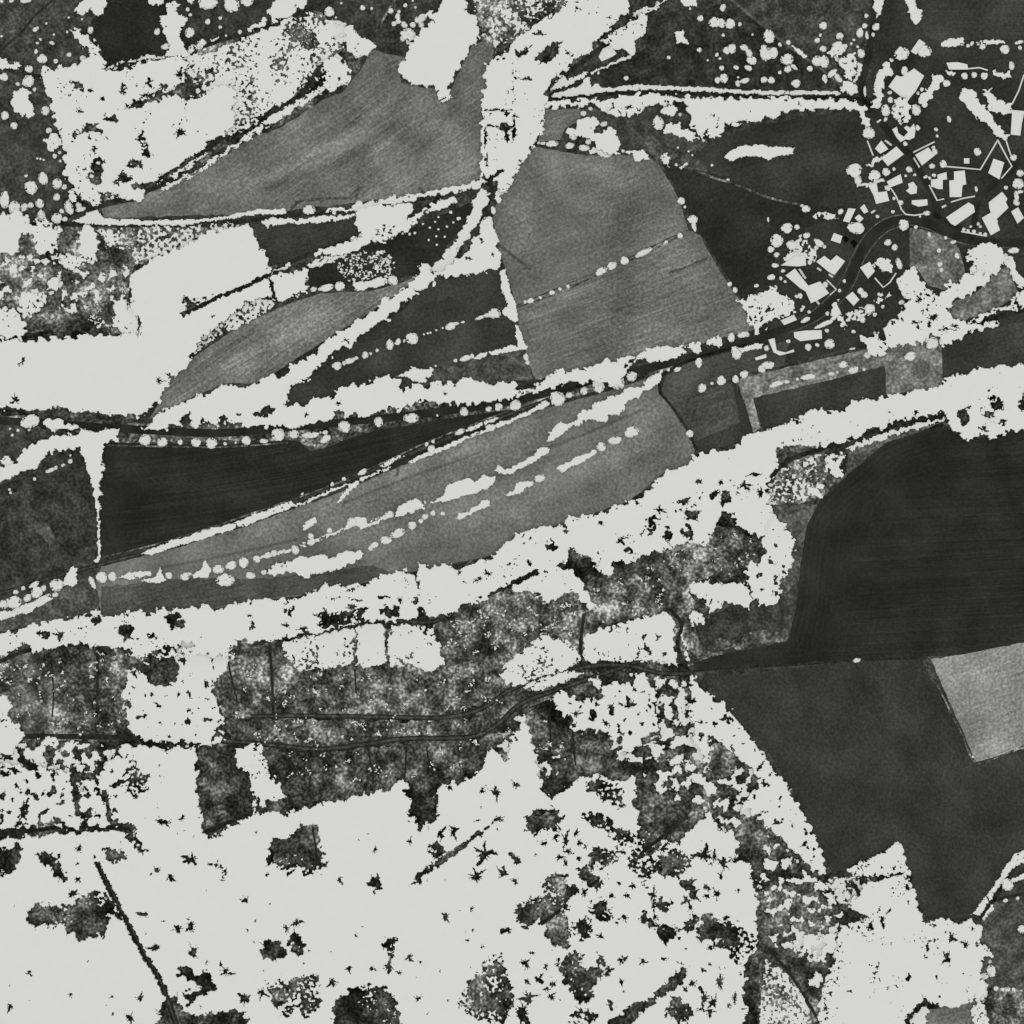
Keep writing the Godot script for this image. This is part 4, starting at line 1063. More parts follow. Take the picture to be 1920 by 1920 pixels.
		["wood", 3, 108, [1300,1265,1318,1295,1350,1318,1370,1335,1390,1362,1412,1388,1432,1415,1452,1442,1478,1478,1492,1505,1512,1540,1532,1580,1545,1622,1546,1641,1527,1630,1502,1608,1480,1586,1461,1572,1440,1550,1410,1528,1388,1503,1421,1477,1418,1455,1403,1433,1374,1411,1348,1390,1323,1379,1334,1404,1327,1433,1308,1404,1294,1382,1301,1353,1286,1328,1297,1309,1292,1275], "pale wood edging the southeastern dark field"],
		["thicket", 3, 168, [1200,1450,1420,1440,1430,1480,1420,1540,1360,1560,1320,1510,1230,1490], "patchy pale scrub at the clearing's northern end"],
		["thicket", 3, 172, [1440,1560,1480,1600,1540,1650,1640,1690,1570,1740,1530,1800,1450,1770,1420,1660], "patchy pale scrub in the southeastern clearing"],
		["scrub", 2, 45, [1435,1800,1470,1820,1500,1862,1525,1900,1530,1920,1420,1920], "mottled pale scrub on the southern edge beside the track"],
		["lane", 1, 6, [1440,1778,1480,1825,1515,1880,1540,1920]],
		["wood", 2, 6, [1580,1632,1640,1605,1682,1577,1692,1582,1697,1610,1706,1643,1680,1637,1640,1640,1600,1640], "pale wedge of wood poking into the southeastern field"],
		["scrub", 2, 48, [1550,1650,1600,1640,1650,1655,1640,1700,1600,1705,1560,1685], "mottled pale scrub west of the southeastern wood"],
		["wood", 2, 2, [1640,1650,1680,1641,1706,1648,1715,1670,1720,1700,1730,1732,1745,1725,1770,1720,1790,1730,1815,1725,1840,1735,1835,1765,1850,1780,1860,1786,1840,1800,1835,1830,1850,1850,1848,1860,1825,1872,1800,1887,1770,1885,1740,1875,1730,1866,1700,1905,1670,1920,1530,1920,1535,1880,1540,1860,1560,1800,1570,1770,1575,1735,1600,1730,1630,1720,1590,1700,1600,1680,1620,1660], "large solid pale wood in the southeast corner"],
		["gaps", 3, 0, [1632,1733,5,8,1652,1725,5,8,1782,1757,9,9,1808,1770,9,8,1775,1795,6,12,1737,1777,5,6,1643,1810,4,5,1700,1833,6,6,1593,1856,4,4,1547,1890,6,9,1755,1830,4,5,1700,1690,3,4,1665,1707,5,3,1822,1738,4,5,1830,1770,5,4,1700,1663,7,7,1750,1735,6,4]],
		["copse", 3, 5, [1480,1775,1500,1755,1540,1755,1570,1745,1570,1780,1548,1790,1545,1808,1530,1800,1510,1785], "pale lobe on the western side of the southeastern wood"],
		["copse", 2, 0, [1515,1835,1530,1822,1542,1825,1538,1845,1520,1850], "small pale clump west of the southeastern wood"],
		["hedge", 2, 2, [1695,1920,1710,1905,1735,1888,1741,1895,1718,1920], "short pale hedge on the southern edge beside the cut"],
		["hedge", 2, 4, [1830,1850,1850,1845,1851,1860,1848,1870,1840,1890,1851,1900,1845,1920,1820,1920,1822,1890,1832,1880], "pale hedge trailing south from the southeastern wood"],
		["hedge", 1, 4, [1820,1716,1858,1668,1882,1630,1903,1600,1920,1578,1920,1592,1896,1630,1868,1668,1838,1714], "pale hedge on the southeastern field's road side"],
		["hedge", 1, 5, [1841,1722,1855,1700,1865,1692,1861,1705,1844,1726], "short pale hedge east of the southeastern road"],
		["hedge", 1, 8, [1895,1650,1920,1612,1920,1622,1900,1656], "pale hedge at the eastern edge beside the southeastern road"],
		# --- hamlet and east
		["wood", 3, 2, [1690,512,1705,502,1717,507,1722,527,1737,540,1752,552,1765,555,1772,540,1782,525,1790,537,1805,515,1835,512,1852,515,1850,527,1825,547,1800,560,1775,575,1782,590,1785,605,1800,600,1810,607,1840,590,1865,582,1902,565,1905,552,1920,548,1920,572,1910,577,1862,586,1845,596,1815,607,1865,602,1871,606,1845,618,1810,623,1795,636,1766,653,1752,627,1737,636,1705,646,1680,648,1657,661,1655,668,1642,668,1615,650,1612,634,1640,631,1665,635,1657,622,1670,602,1682,602,1687,580,1700,567,1682,530], "branching pale wood southeast of the hamlet"],
		["gaps", 3, 0, [1722,563,5,5,1715,605,8,5,1750,595,10,7,1770,618,12,3,1790,612,8,3,1720,615,5,5,1740,610,5,5,1690,600,4,4]],
		["copse", 2, 2, [1810,470,1830,462,1840,455,1860,458,1875,465,1882,480,1887,490,1872,500,1880,507,1860,516,1835,513,1815,511,1827,492,1812,488], "pale copse south of the hamlet's farmyard"],
		["hedge", 2, 3, [1884,478,1895,484,1915,520,1920,530,1920,545,1910,540,1893,510,1885,498], "pale hedge along the lane at the eastern edge"],
		["hedge", 2, 0, [1638,0,1656,0,1655,15,1648,30,1643,38,1640,20], "pale hedge on the north edge beside the hamlet road"],
		["hedge", 2, 0, [1693,0,1712,0,1715,10,1725,18,1727,30,1722,46,1712,42,1705,28,1700,12], "fat pale hedge on the north edge beside the striped field"],
		["copse", 2, 2, [1575,118,1590,102,1602,100,1606,115,1600,145,1595,152,1583,145,1580,130], "pale copse beside the hamlet's northern road"],
		["copse", 2, 3, [1555,97,1565,80,1575,77,1585,88,1584,97,1575,106,1565,111,1550,99], "pale clump in the garden northwest of the hamlet"],
		["copse", 2, 2, [1574,166,1585,155,1600,155,1609,165,1605,178,1590,176], "pale clump at the lane's meeting with the hamlet road"],
		["hedge", 1, 3, [1609,116,1618,119,1612,140,1605,155,1601,152,1607,130], "narrow pale hedge beside the hamlet's northern road"],
		["hedge", 1, 3, [1483,84,1500,94,1513,108,1508,110,1490,96], "thin slanting pale hedge in the northern gardens"],
		["hedge", 2, 0, [1650,130,1662,116,1670,122,1675,137,1668,143,1656,142,1656,160,1653,180,1650,200,1637,203,1630,200,1642,185,1638,165,1643,140], "tall pale hedge west of the hamlet's big barn"],
		["copse", 2, 2, [1675,187,1705,184,1705,200,1703,220,1700,231,1685,233,1675,226,1668,215,1680,200], "pale trees south of the hamlet's big barn"],
		["hedge", 2, 0, [1722,183,1735,166,1745,158,1748,142,1765,140,1768,150,1760,165,1745,186,1738,196,1728,199], "thick pale hedge east of the hamlet's big barn"],
		["hedge", 1, 4, [1763,84,1770,75,1785,73,1808,73,1806,85,1785,87,1764,88], "pale hedge under the striped field, western piece"],
		["hedge", 1, 8, [1830,78,1850,75,1880,76,1886,82,1860,85,1835,84], "pale hedge under the striped field, eastern piece"],
		["hedge", 1, 4, [1774,132,1790,135,1791,143,1778,143], "short pale hedge behind the long shed"],
		["hedge", 1, 0, [1862,132,1868,130,1870,137,1885,138,1892,132,1894,145,1880,148,1864,143], "curved pale hedge around the garden near the eastern edge"],
		["hedge", 2, 0, [1799,174,1805,165,1820,168,1830,178,1840,195,1850,205,1860,220,1870,235,1880,250,1891,258,1886,263,1870,256,1860,246,1850,233,1835,226,1825,216,1810,197,1800,184], "long thick pale hedge slanting toward the eastern barn"],
		["hedge", 2, 2, [1845,168,1855,165,1860,175,1865,185,1880,190,1897,196,1896,212,1880,216,1865,211,1855,206,1845,181], "pale hedge branching northwest from the eastern barn"],
		["hedge", 2, 2, [1625,311,1640,299,1655,290,1659,297,1640,306,1631,314], "pale hedge west of the large hamlet house"],
		["hedge", 1, 3, [1604,345,1609,330,1612,345,1640,341,1655,335,1659,340,1628,349,1608,351], "bent pale hedge in the hamlet's western garden"],
		["hedge", 2, 6, [1635,496,1645,487,1668,484,1676,500,1670,515,1660,506,1648,506], "ragged pale hedge around the southern courtyard"],
		["copse", 3, 8, [1385,562,1400,560,1410,555,1440,545,1450,532,1460,545,1475,550,1482,570,1490,580,1480,590,1460,597,1440,602,1425,620,1415,626,1405,605,1395,585,1388,575], "ragged pale copse west of the hamlet's southern farm"],
		["hedge", 2, 4, [1558,570,1570,564,1573,585,1580,590,1585,610,1578,618,1570,605,1560,600], "pale hedge south of the winding hamlet road"],
		["scrub", 2, 50, [1580,592,1600,585,1625,570,1640,575,1630,592,1600,605], "pale garden scrub below the winding hamlet road"],
		["scrub", 2, 60, [1640,562,1660,550,1672,545,1665,556,1645,568], "thin pale scrub in the garden east of the southern house"],
		["scrub", 1, 35, [1521,408,1530,398,1545,397,1565,402,1572,410,1550,412], "pale mound of scrub northwest of the gardens"],
		["scrub", 1, 50, [1478,470,1500,440,1530,465,1530,490,1500,485], "speckled garden bushes at the hamlet's western edge"],
		["hedge", 2, 4, [1468,482,1490,470,1505,477,1512,484,1500,492,1478,498], "pale hedge in the western gardens of the hamlet"],
	]

# ---------------------------------------------------------------- buildings
func area_of(p: PackedVector2Array) -> float:
	var s := 0.0
	for i in p.size(): s += p[i].cross(p[(i + 1) % p.size()])
	return s * 0.5

func inward(p: PackedVector2Array, d: float) -> PackedVector2Array:
	var r := PackedVector2Array()
	var s := -signf(area_of(p)) * signf(Vector2(1, 0).orthogonal().y)
	for i in p.size():
		var a := p[(i + p.size() - 1) % p.size()]
		var b := p[i]
		var c := p[(i + 1) % p.size()]
		var n1 := (b - a).normalized().orthogonal() * -s
		var n2 := (c - b).normalized().orthogonal() * -s
		var bis := n1 + n2
		var l := bis.length_squared()
		r.append(b + bis * (2.0 * d / maxf(l, 0.8)) * (0.5 if l < 0.8 else 1.0))
	return r

func build_house(called: String, flat: Array, high: float, rise: float, label: String, category: String, group: String) -> void:
	var p := pts(flat, false)
	var mid := Vector2.ZERO
	for q in p: mid += q
	mid /= p.size()
	var q2 := PackedVector2Array()
	for q in p: q2.append((q - mid) * M)
	if not Geometry2D.is_polygon_clockwise(q2): q2.reverse()
	var root := Node3D.new()
	root.name = numbered(called)
	add_child(root)
	root.position = wp(mid.x, mid.y)
	tag(root, label, category, group)
	# walls
	var st := SurfaceTool.new()
	st.begin(Mesh.PRIMITIVE_TRIANGLES)
	var inner := inward(q2, 0.35)
	for i in inner.size():
		var a := inner[i]
		var b := inner[(i + 1) % inner.size()]
		face(st, [Vector3(a.x, 0, a.y), Vector3(b.x, 0, b.y), Vector3(b.x, high, b.y), Vector3(a.x, high, a.y)], side_of(a, b, inner))
	put("wall", st.commit(), render_white, root)
	# roof: eaves, low slopes and a level crest
	st = SurfaceTool.new()
	st.begin(Mesh.PRIMITIVE_TRIANGLES)
	var shape := PackedVector2Array(q2)
	var deep := 2.6
	var lo := q2[0]
	var hi := q2[0]
	for q in q2:
		lo = lo.min(q)
		hi = hi.max(q)
	deep = minf(deep, minf(hi.x - lo.x, hi.y - lo.y) * 0.2)
	var crest := inward(q2, deep)
	while deep > 0.2 and Geometry2D.triangulate_polygon(crest).is_empty():
		deep *= 0.6
		crest = inward(q2, deep)
	for i in shape.size():
		var j := (i + 1) % shape.size()
		var a := shape[i]
		var b := shape[j]
		var c := crest[j]
		var d := crest[i]
		face(st, [Vector3(a.x, high - 0.15, a.y), Vector3(b.x, high - 0.15, b.y), Vector3(b.x, high + 0.1, b.y), Vector3(a.x, high + 0.1, a.y)], side_of(a, b, shape))
		face(st, [Vector3(a.x, high + 0.1, a.y), Vector3(b.x, high + 0.1, b.y), Vector3(c.x, high + rise, c.y)], Vector3.UP)
		face(st, [Vector3(a.x, high + 0.1, a.y), Vector3(c.x, high + rise, c.y), Vector3(d.x, high + rise, d.y)], Vector3.UP)
	var tri := Geometry2D.triangulate_polygon(crest)
	if tri.is_empty(): print("roof failed ", label)
	for i in range(0, tri.size(), 3):
		var t := []
		for k in 3: t.append(Vector3(crest[tri[i + k]].x, high + rise, crest[tri[i + k]].y))
		face(st, t, Vector3.UP)
	put("roof", st.commit(), roof_white, root)

func quad(st: SurfaceTool, a: Vector3, b: Vector3, c: Vector3, d: Vector3) -> void:
	for v in [a, c, b, a, d, c]: st.add_vertex(v)

# a flat face that looks towards the given side
func face(st: SurfaceTool, p: Array, towards: Vector3) -> void:
	var n: Vector3 = (p[1] - p[0]).cross(p[2] - p[0]).normalized()
	var q := p.duplicate()
	if n.dot(towards) < 0: n = -n
	else: q.reverse()
	for i in range(1, q.size() - 1):
		for v in [q[0], q[i], q[i + 1]]:
			st.set_normal(n)
			st.add_vertex(v)

func side_of(a: Vector2, b: Vector2, p: PackedVector2Array) -> Vector3:
	var n := (b - a).normalized().orthogonal()
	if Geometry2D.is_point_in_polygon((a + b) * 0.5 + n * 0.06, p): n = -n
	return Vector3(n.x, 0, n.y)

func make_buildings() -> void:
	var g := "houses of the hamlet"
	var list := [
		["barn", [1665,163,1680,142,1690,145,1713,129,1732,143,1716,172,1705,185,1690,183], 5.5, 0.9, "hamlet's big barn with a wide pale roof", "barn"],
		["house", [1652,297,1680,275,1694,290,1664,312], 5, 0.8, "large pale-roofed house just west of the hamlet's straight lane", "house"],
		["house", [1640,279,1652,264,1665,280,1650,289], 4, 0.6, "small square pale-roofed house north of the large lane-side house", "house"],
		["house", [1715,291,1740,277,1752,292,1728,311], 5, 0.8, "diamond-shaped pale-roofed house east of the hamlet's straight lane", "house"],
		["house", [1662,341,1688,327,1692,343,1668,352], 4.5, 0.7, "pale-roofed house between two gardens west of the straight lane", "house"],
		["house", [1627,348,1643,343,1646,361,1662,359,1667,377,1642,383,1637,366], 4.5, 0.7, "stepped pale-roofed house in the hamlet's western garden", "house"],
		["house", [1702,345,1712,341,1719,351,1718,363,1707,365,1698,358,1704,353], 4, 0.6, "small irregular pale-roofed house inside the walled garden", "house"],
		["house", [1757,328,1774,323,1775,337,1767,338,1767,355,1758,355,1745,350,1745,337,1757,336], 4.5, 0.7, "stepped pale-roofed house beside the narrow L-shaped one", "house"],
		["house", [1788,322,1808,320,1811,346,1804,348,1802,370,1780,370,1779,339,1788,338], 4.5, 0.7, "tall L-shaped pale-roofed house in the middle of the hamlet", "house"],
		["house", [1852,325,1862,298,1882,305,1873,337], 5, 0.8, "tilted square pale-roofed house inside the eastern walled plot", "house"],
		["house", [1709,376,1738,374,1739,385,1722,388,1709,383], 3.5, 0.5, "flat oblong pale-roofed building in the southern walled garden", "house"],
		["barn", [1773,408,1815,380,1825,386,1827,398,1790,424,1782,420], 5.5, 0.9, "long pale-roofed barn slanting north of the winding road", "barn"],
		["farmhouse", [1853,380,1878,360,1888,373,1885,380,1890,390,1867,412,1874,432,1857,442,1840,409,1857,399,1854,391], 5.5, 0.9, "large L-shaped pale-roofed farmhouse east of the slanting barn", "farmhouse"],
		["house", [1895,397,1908,389,1919,409,1907,420], 5, 0.8, "pale-roofed house at the eastern edge beside the farmhouse", "house"],
		["barn", [1897,207,1920,209,1915,232,1912,255,1894,253], 5.5, 0.9, "upright pale-roofed barn at the eastern edge", "barn"],
		["shed", [1774,118,1795,117,1813,121,1815,131,1779,131], 3.5, 0.5, "long pale-roofed shed below the eastern hedges", "shed"],
		["shed", [1707,97,1723,74,1735,82,1717,103], 4, 0.6, "narrow slanting pale-roofed shed north of the big barn", "shed"],
		["shed", [1807,297,1817,297,1817,307,1807,307], 3, 0.4, "little square pale-roofed shed in the grass of the hamlet", "shed"],
		["house", [1672,243,1681,238,1684,250,1694,257,1702,248,1694,240,1699,236,1706,240,1713,232,1716,245,1714,258,1705,263,1697,262,1688,267,1680,258], 4, 0.6, "U-shaped pale-roofed house around a little dark courtyard", "house"],
		["shed", [1580,415,1590,391,1604,392,1592,418], 3.5, 0.5, "narrow upright pale-roofed shed at the hamlet's western corner", "shed"],
		["shed", [1612,390,1620,383,1628,397,1620,401], 3, 0.4, "small slanting pale-roofed shed by the western corner", "shed"],
		["shed", [1602,409,1610,402,1619,410,1611,418], 3, 0.4, "small diamond pale-roofed shed above the round-crowned tree", "shed"],
		["house", [1557,451,1563,437,1579,443,1575,457], 4, 0.6, "square pale-roofed house beside two dark pits", "house"],
		["house", [1474,491,1490,481,1510,480,1511,498,1495,500,1463,498], 4.5, 0.7, "pale-roofed house at the hamlet's western gardens", "house"],
		["house", [1530,491,1545,480,1557,489,1568,479,1584,490,1576,501,1564,516,1553,510], 4.5, 0.7, "heart-shaped pale-roofed house above the winding road", "house"],
		["farmhouse", [1472,517,1490,504,1515,536,1537,528,1554,550,1535,562,1520,569,1510,547,1500,541], 5.5, 0.9, "large angled pale-roofed farmhouse above the winding road", "farmhouse"],
		["house", [1612,502,1630,491,1640,509,1627,523], 4.5, 0.7, "pale-roofed house at the southern courtyard's corner", "house"],
		["house", [1585,558,1598,547,1611,562,1600,574], 4.5, 0.7, "diamond pale-roofed house south of the winding road", "house"],
		["house", [1463,601,1488,590,1494,600,1470,610], 4, 0.6, "slanting pale-roofed house on the winding road's north side", "house"],
		["house", [1488,623,1510,620,1540,619,1541,635,1500,640,1489,633], 4, 0.6, "oblong pale-roofed house south of the road bend", "house"],
		["house", [1440,637,1452,634,1456,657,1472,661,1488,655,1489,660,1462,667,1450,661], 4, 0.5, "hook-shaped pale-roofed building below the road", "house"],
		["house", [1122,107,1130,92,1145,85,1156,101,1150,106,1128,116], 4.5, 0.7, "lone pale-roofed building beside the long northern wood", "house"],
		["house", [1415,671,1436,664,1437,671,1417,676], 3.5, 0.5, "small oblong pale-roofed building west below the road", "house"],
		["shed", [620,115,631,100,643,110,631,121], 3.5, 0.5, "small pale-roofed shed at the northern thicket's edge", "shed"],
	]
	for b in list: build_house(b[0], b[1], b[2], b[3], b[4], b[5], g)
	# dark open pits beside the square house
	for p in [[[1579,446,1586,442,1593,448,1586,456], "western dark square pit beside the square house"], [[1594,454,1601,449,1608,456,1601,466], "eastern dark square pit beside the square house"]]:
		var q := pts(p[0], false)
		var o := sheet("pit", q, 0.2, 0.0, ground_mat("arable", 14))
		tag(o, p[1], "pit", "dark pits")

# ---------------------------------------------------------------- garden walls
func make_walls() -> void:
	var list := [
		[[1870,264,1838,318,1805,315,1770,312], "pale garden wall bent around the grass north of the hamlet"],
		[[1870,262,1885,290,1897,312,1877,335], "pale garden wall closing the eastern plot"],
		[[1886,263,1894,288,1899,300], "short pale garden wall beside the eastern plot"],
		[[1670,353,1680,368,1686,382,1690,393,1698,402,1715,404,1738,400], "long curved pale garden wall south of the hamlet houses"],
		[[1742,347,1757,376,1770,373], "pale hooked garden wall beside the stepped house"],
		[[1783,379,1806,372,1828,368], "straight pale garden wall above the slanting barn"],
		[[1713,296,1724,314], "short pale wall beside the diamond-shaped house"],
		[[1712,286,1752,266], "thin pale wall north of the diamond-shaped house"],
		[[1640,521,1656,539,1668,530,1680,512], "pale V-shaped wall of the southern courtyard"],
		[[1897,196,1910,170,1920,140], "thin pale wall running up the eastern edge"],
		[[1626,264,1637,292], "thin pale wall in the field west of the hamlet houses"],
		[[1550,525,1568,543,1556,553], "thin pale courtyard wall of the angled farmhouse"],
		[[1815,129,1836,127,1852,132], "thin pale wall beside the long shed"],
		[[1802,434,1850,443], "thin pale kerb wall below the farmhouse"],
	]
	for w in list:
		var p := pts(w[0], false)
		var st := SurfaceTool.new()
		st.begin(Mesh.PRIMITIVE_TRIANGLES)
		var b := wide_line(p, 2.6)
		var base := p[0]
		var n := p.size()
		for i in n - 1:
			var q := []
			for v in [b[i], b[i + 1], b[2 * n - 2 - i], b[2 * n - 1 - i]]: q.append((v - base) * M)
			var h := 1.6
			var lo := []
			var hi := []
			for v in q:
				lo.append(Vector3(v.x, 0, v.y))
				hi.append(Vector3(v.x, h, v.y))
			var across := Vector3(q[0].x - q[3].x, 0, q[0].y - q[3].y)
			var along := Vector3(q[1].x - q[0].x, 0, q[1].y - q[0].y)
			face(st, hi, Vector3.UP)
			face(st, [lo[0], lo[1], hi[1], hi[0]], across)
			face(st, [lo[2], lo[3], hi[3], hi[2]], -across)
			if i == 0: face(st, [lo[3], lo[0], hi[0], hi[3]], -along)
			if i == n - 2: face(st, [lo[1], lo[2], hi[2], hi[1]], along)
		var o := put("garden_wall", st.commit(), stone_white)
		o.position = wp(base.x, base.y)
		tag(o, w[1], "wall", "garden walls of the hamlet")

# ---------------------------------------------------------------- single trees
func make_tree_meshes() -> void:
	var c := CylinderMesh.new()
	c.top_radius = 0.16
	c.bottom_radius = 0.28
	c.height = 1.0
	c.radial_segments = 8
	c.rings = 1
	var am := ArrayMesh.new()
	var arr := c.get_mesh_arrays()
	var vs: PackedVector3Array = arr[Mesh.ARRAY_VERTEX]
	for i in vs.size(): vs[i] = vs[i] + Vector3(0, 0.5, 0)
	arr[Mesh.ARRAY_VERTEX] = vs
	am.add_surface_from_arrays(Mesh.PRIMITIVE_TRIANGLES, arr)
	trunk_mesh = am
	for k in 8: crown_meshes.append(crown(k, 0.55))
	bush_mesh = crown(20, 0.8)

# a crown of unit radius: a lumpy dome with an uneven rim and leaf tufts standing out of it
func crown(seed_: int, high: float) -> ArrayMesh:
	var r := RandomNumberGenerator.new()
	r.seed = 900 + seed_
	var st := SurfaceTool.new()
	st.begin(Mesh.PRIMITIVE_TRIANGLES)
	var seg := 22
	var rim := []
	var p1 := r.randf() * TAU
	var p2 := r.randf() * TAU
	for i in seg:
		var a := i * TAU / seg
		rim.append(1.0 + 0.13 * sin(a * 2 + p2 * 2) + 0.1 * sin(a * 3 + p1) + 0.08 * sin(a * 5 + p2) + r.randf_range(-0.15, 0.15))
	var rings := [[0.0, high], [0.45, high * 0.99], [0.78, high * 0.965], [0.97, high * 0.91], [1.04, high * 0.6], [0.8, high * 0.1], [0.3, 0.0]]
	var grid := []
	for q in rings:
		var row := []
		for i in seg:
			var a := i * TAU / seg
			var rad: float = q[0] * rim[i]
			row.append(Vector3(cos(a) * rad, q[1] + r.randf_range(-0.006, 0.006), sin(a) * rad))
		grid.append(row)
	st.set_smooth_group(1)
	for j in rings.size() - 1:
		for i in seg:
			var i2 := (i + 1) % seg
			quad(st, grid[j][i], grid[j][i2], grid[j + 1][i2], grid[j + 1][i])
	st.set_smooth_group(-1)
	for k in 70:
		var a := r.randf() * TAU
		var d := r.randf_range(0.92, 1.14)
		var at := Vector3(cos(a) * d, high * r.randf_range(0.7, 0.9), sin(a) * d)
		var u := Vector3(r.randf_range(-1, 1), r.randf_range(-0.1, 0.1), r.randf_range(-1, 1)).normalized() * 0.11
		var w := Vector3(-u.z, r.randf_range(-0.03, 0.03), u.x)
		for v in [at - u - w, at + u, at - u + w]: st.add_vertex(v)
	st.generate_normals()
	return st.commit()

var tree_index := 0
func plant(x: float, y: float, rx: float, ry: float, turn: float, label: String, category: String, group: String) -> void:
	var small := maxf(rx, ry) < 3.6
	var t := Node3D.new()
	t.name = numbered("bush" if small else "tree")
	add_child(t)
	t.position = wp(x, y)
	tag(t, label, "bush" if small else category, group)
	var r := maxf(rx, ry) * M
	var stem := 0.5 if small else 1.2 + r * 0.35
	var k := put("stem" if small else "trunk", trunk_mesh, bark, t)
	k.scale = Vector3(clampf(r * 0.35, 0.35, 1.6), stem + 0.5, clampf(r * 0.35, 0.35, 1.6))
	var c := put("foliage" if small else "crown", crown_meshes[tree_index % 8], leaf, t)
	c.position.y = stem
	c.rotation.y = turn
	c.scale = Vector3(rx * M * 0.94, clampf(r * 0.9, 0.8, 5.0), ry * M * 0.94)
	tree_index += 1

func make_trees() -> void:
	# where, label with the place in the row, flat list of x, y, rx, ry (and turn in degrees as a fifth)
	var rows := tree_list()
	for row in rows:
		var list: Array = row[2]
		list.sort_custom(func(a, b): return a[0] < b[0])
		var n := 0
		for q in list:
			n += 1
			var word := "bush" if maxf(q[2], q[3]) < 3.6 else "tree"
			var size := ("tiny" if maxf(q[2], q[3]) < 2.6 else "small") if word == "bush" else ("large" if maxf(q[2], q[3]) > 10.5 else "round")
			var label: String = "%s pale %s, %s from the west %s" % [size, word, ordinal(n), row[1]]
			plant(q[0], q[1], q[2], q[3], deg_to_rad(-q[4] if q.size() > 4 else rng.randf() * 360.0 if absf(q[2] - q[3]) < 1.1 else rng.randf() * 14.0), label, "tree", row[0])

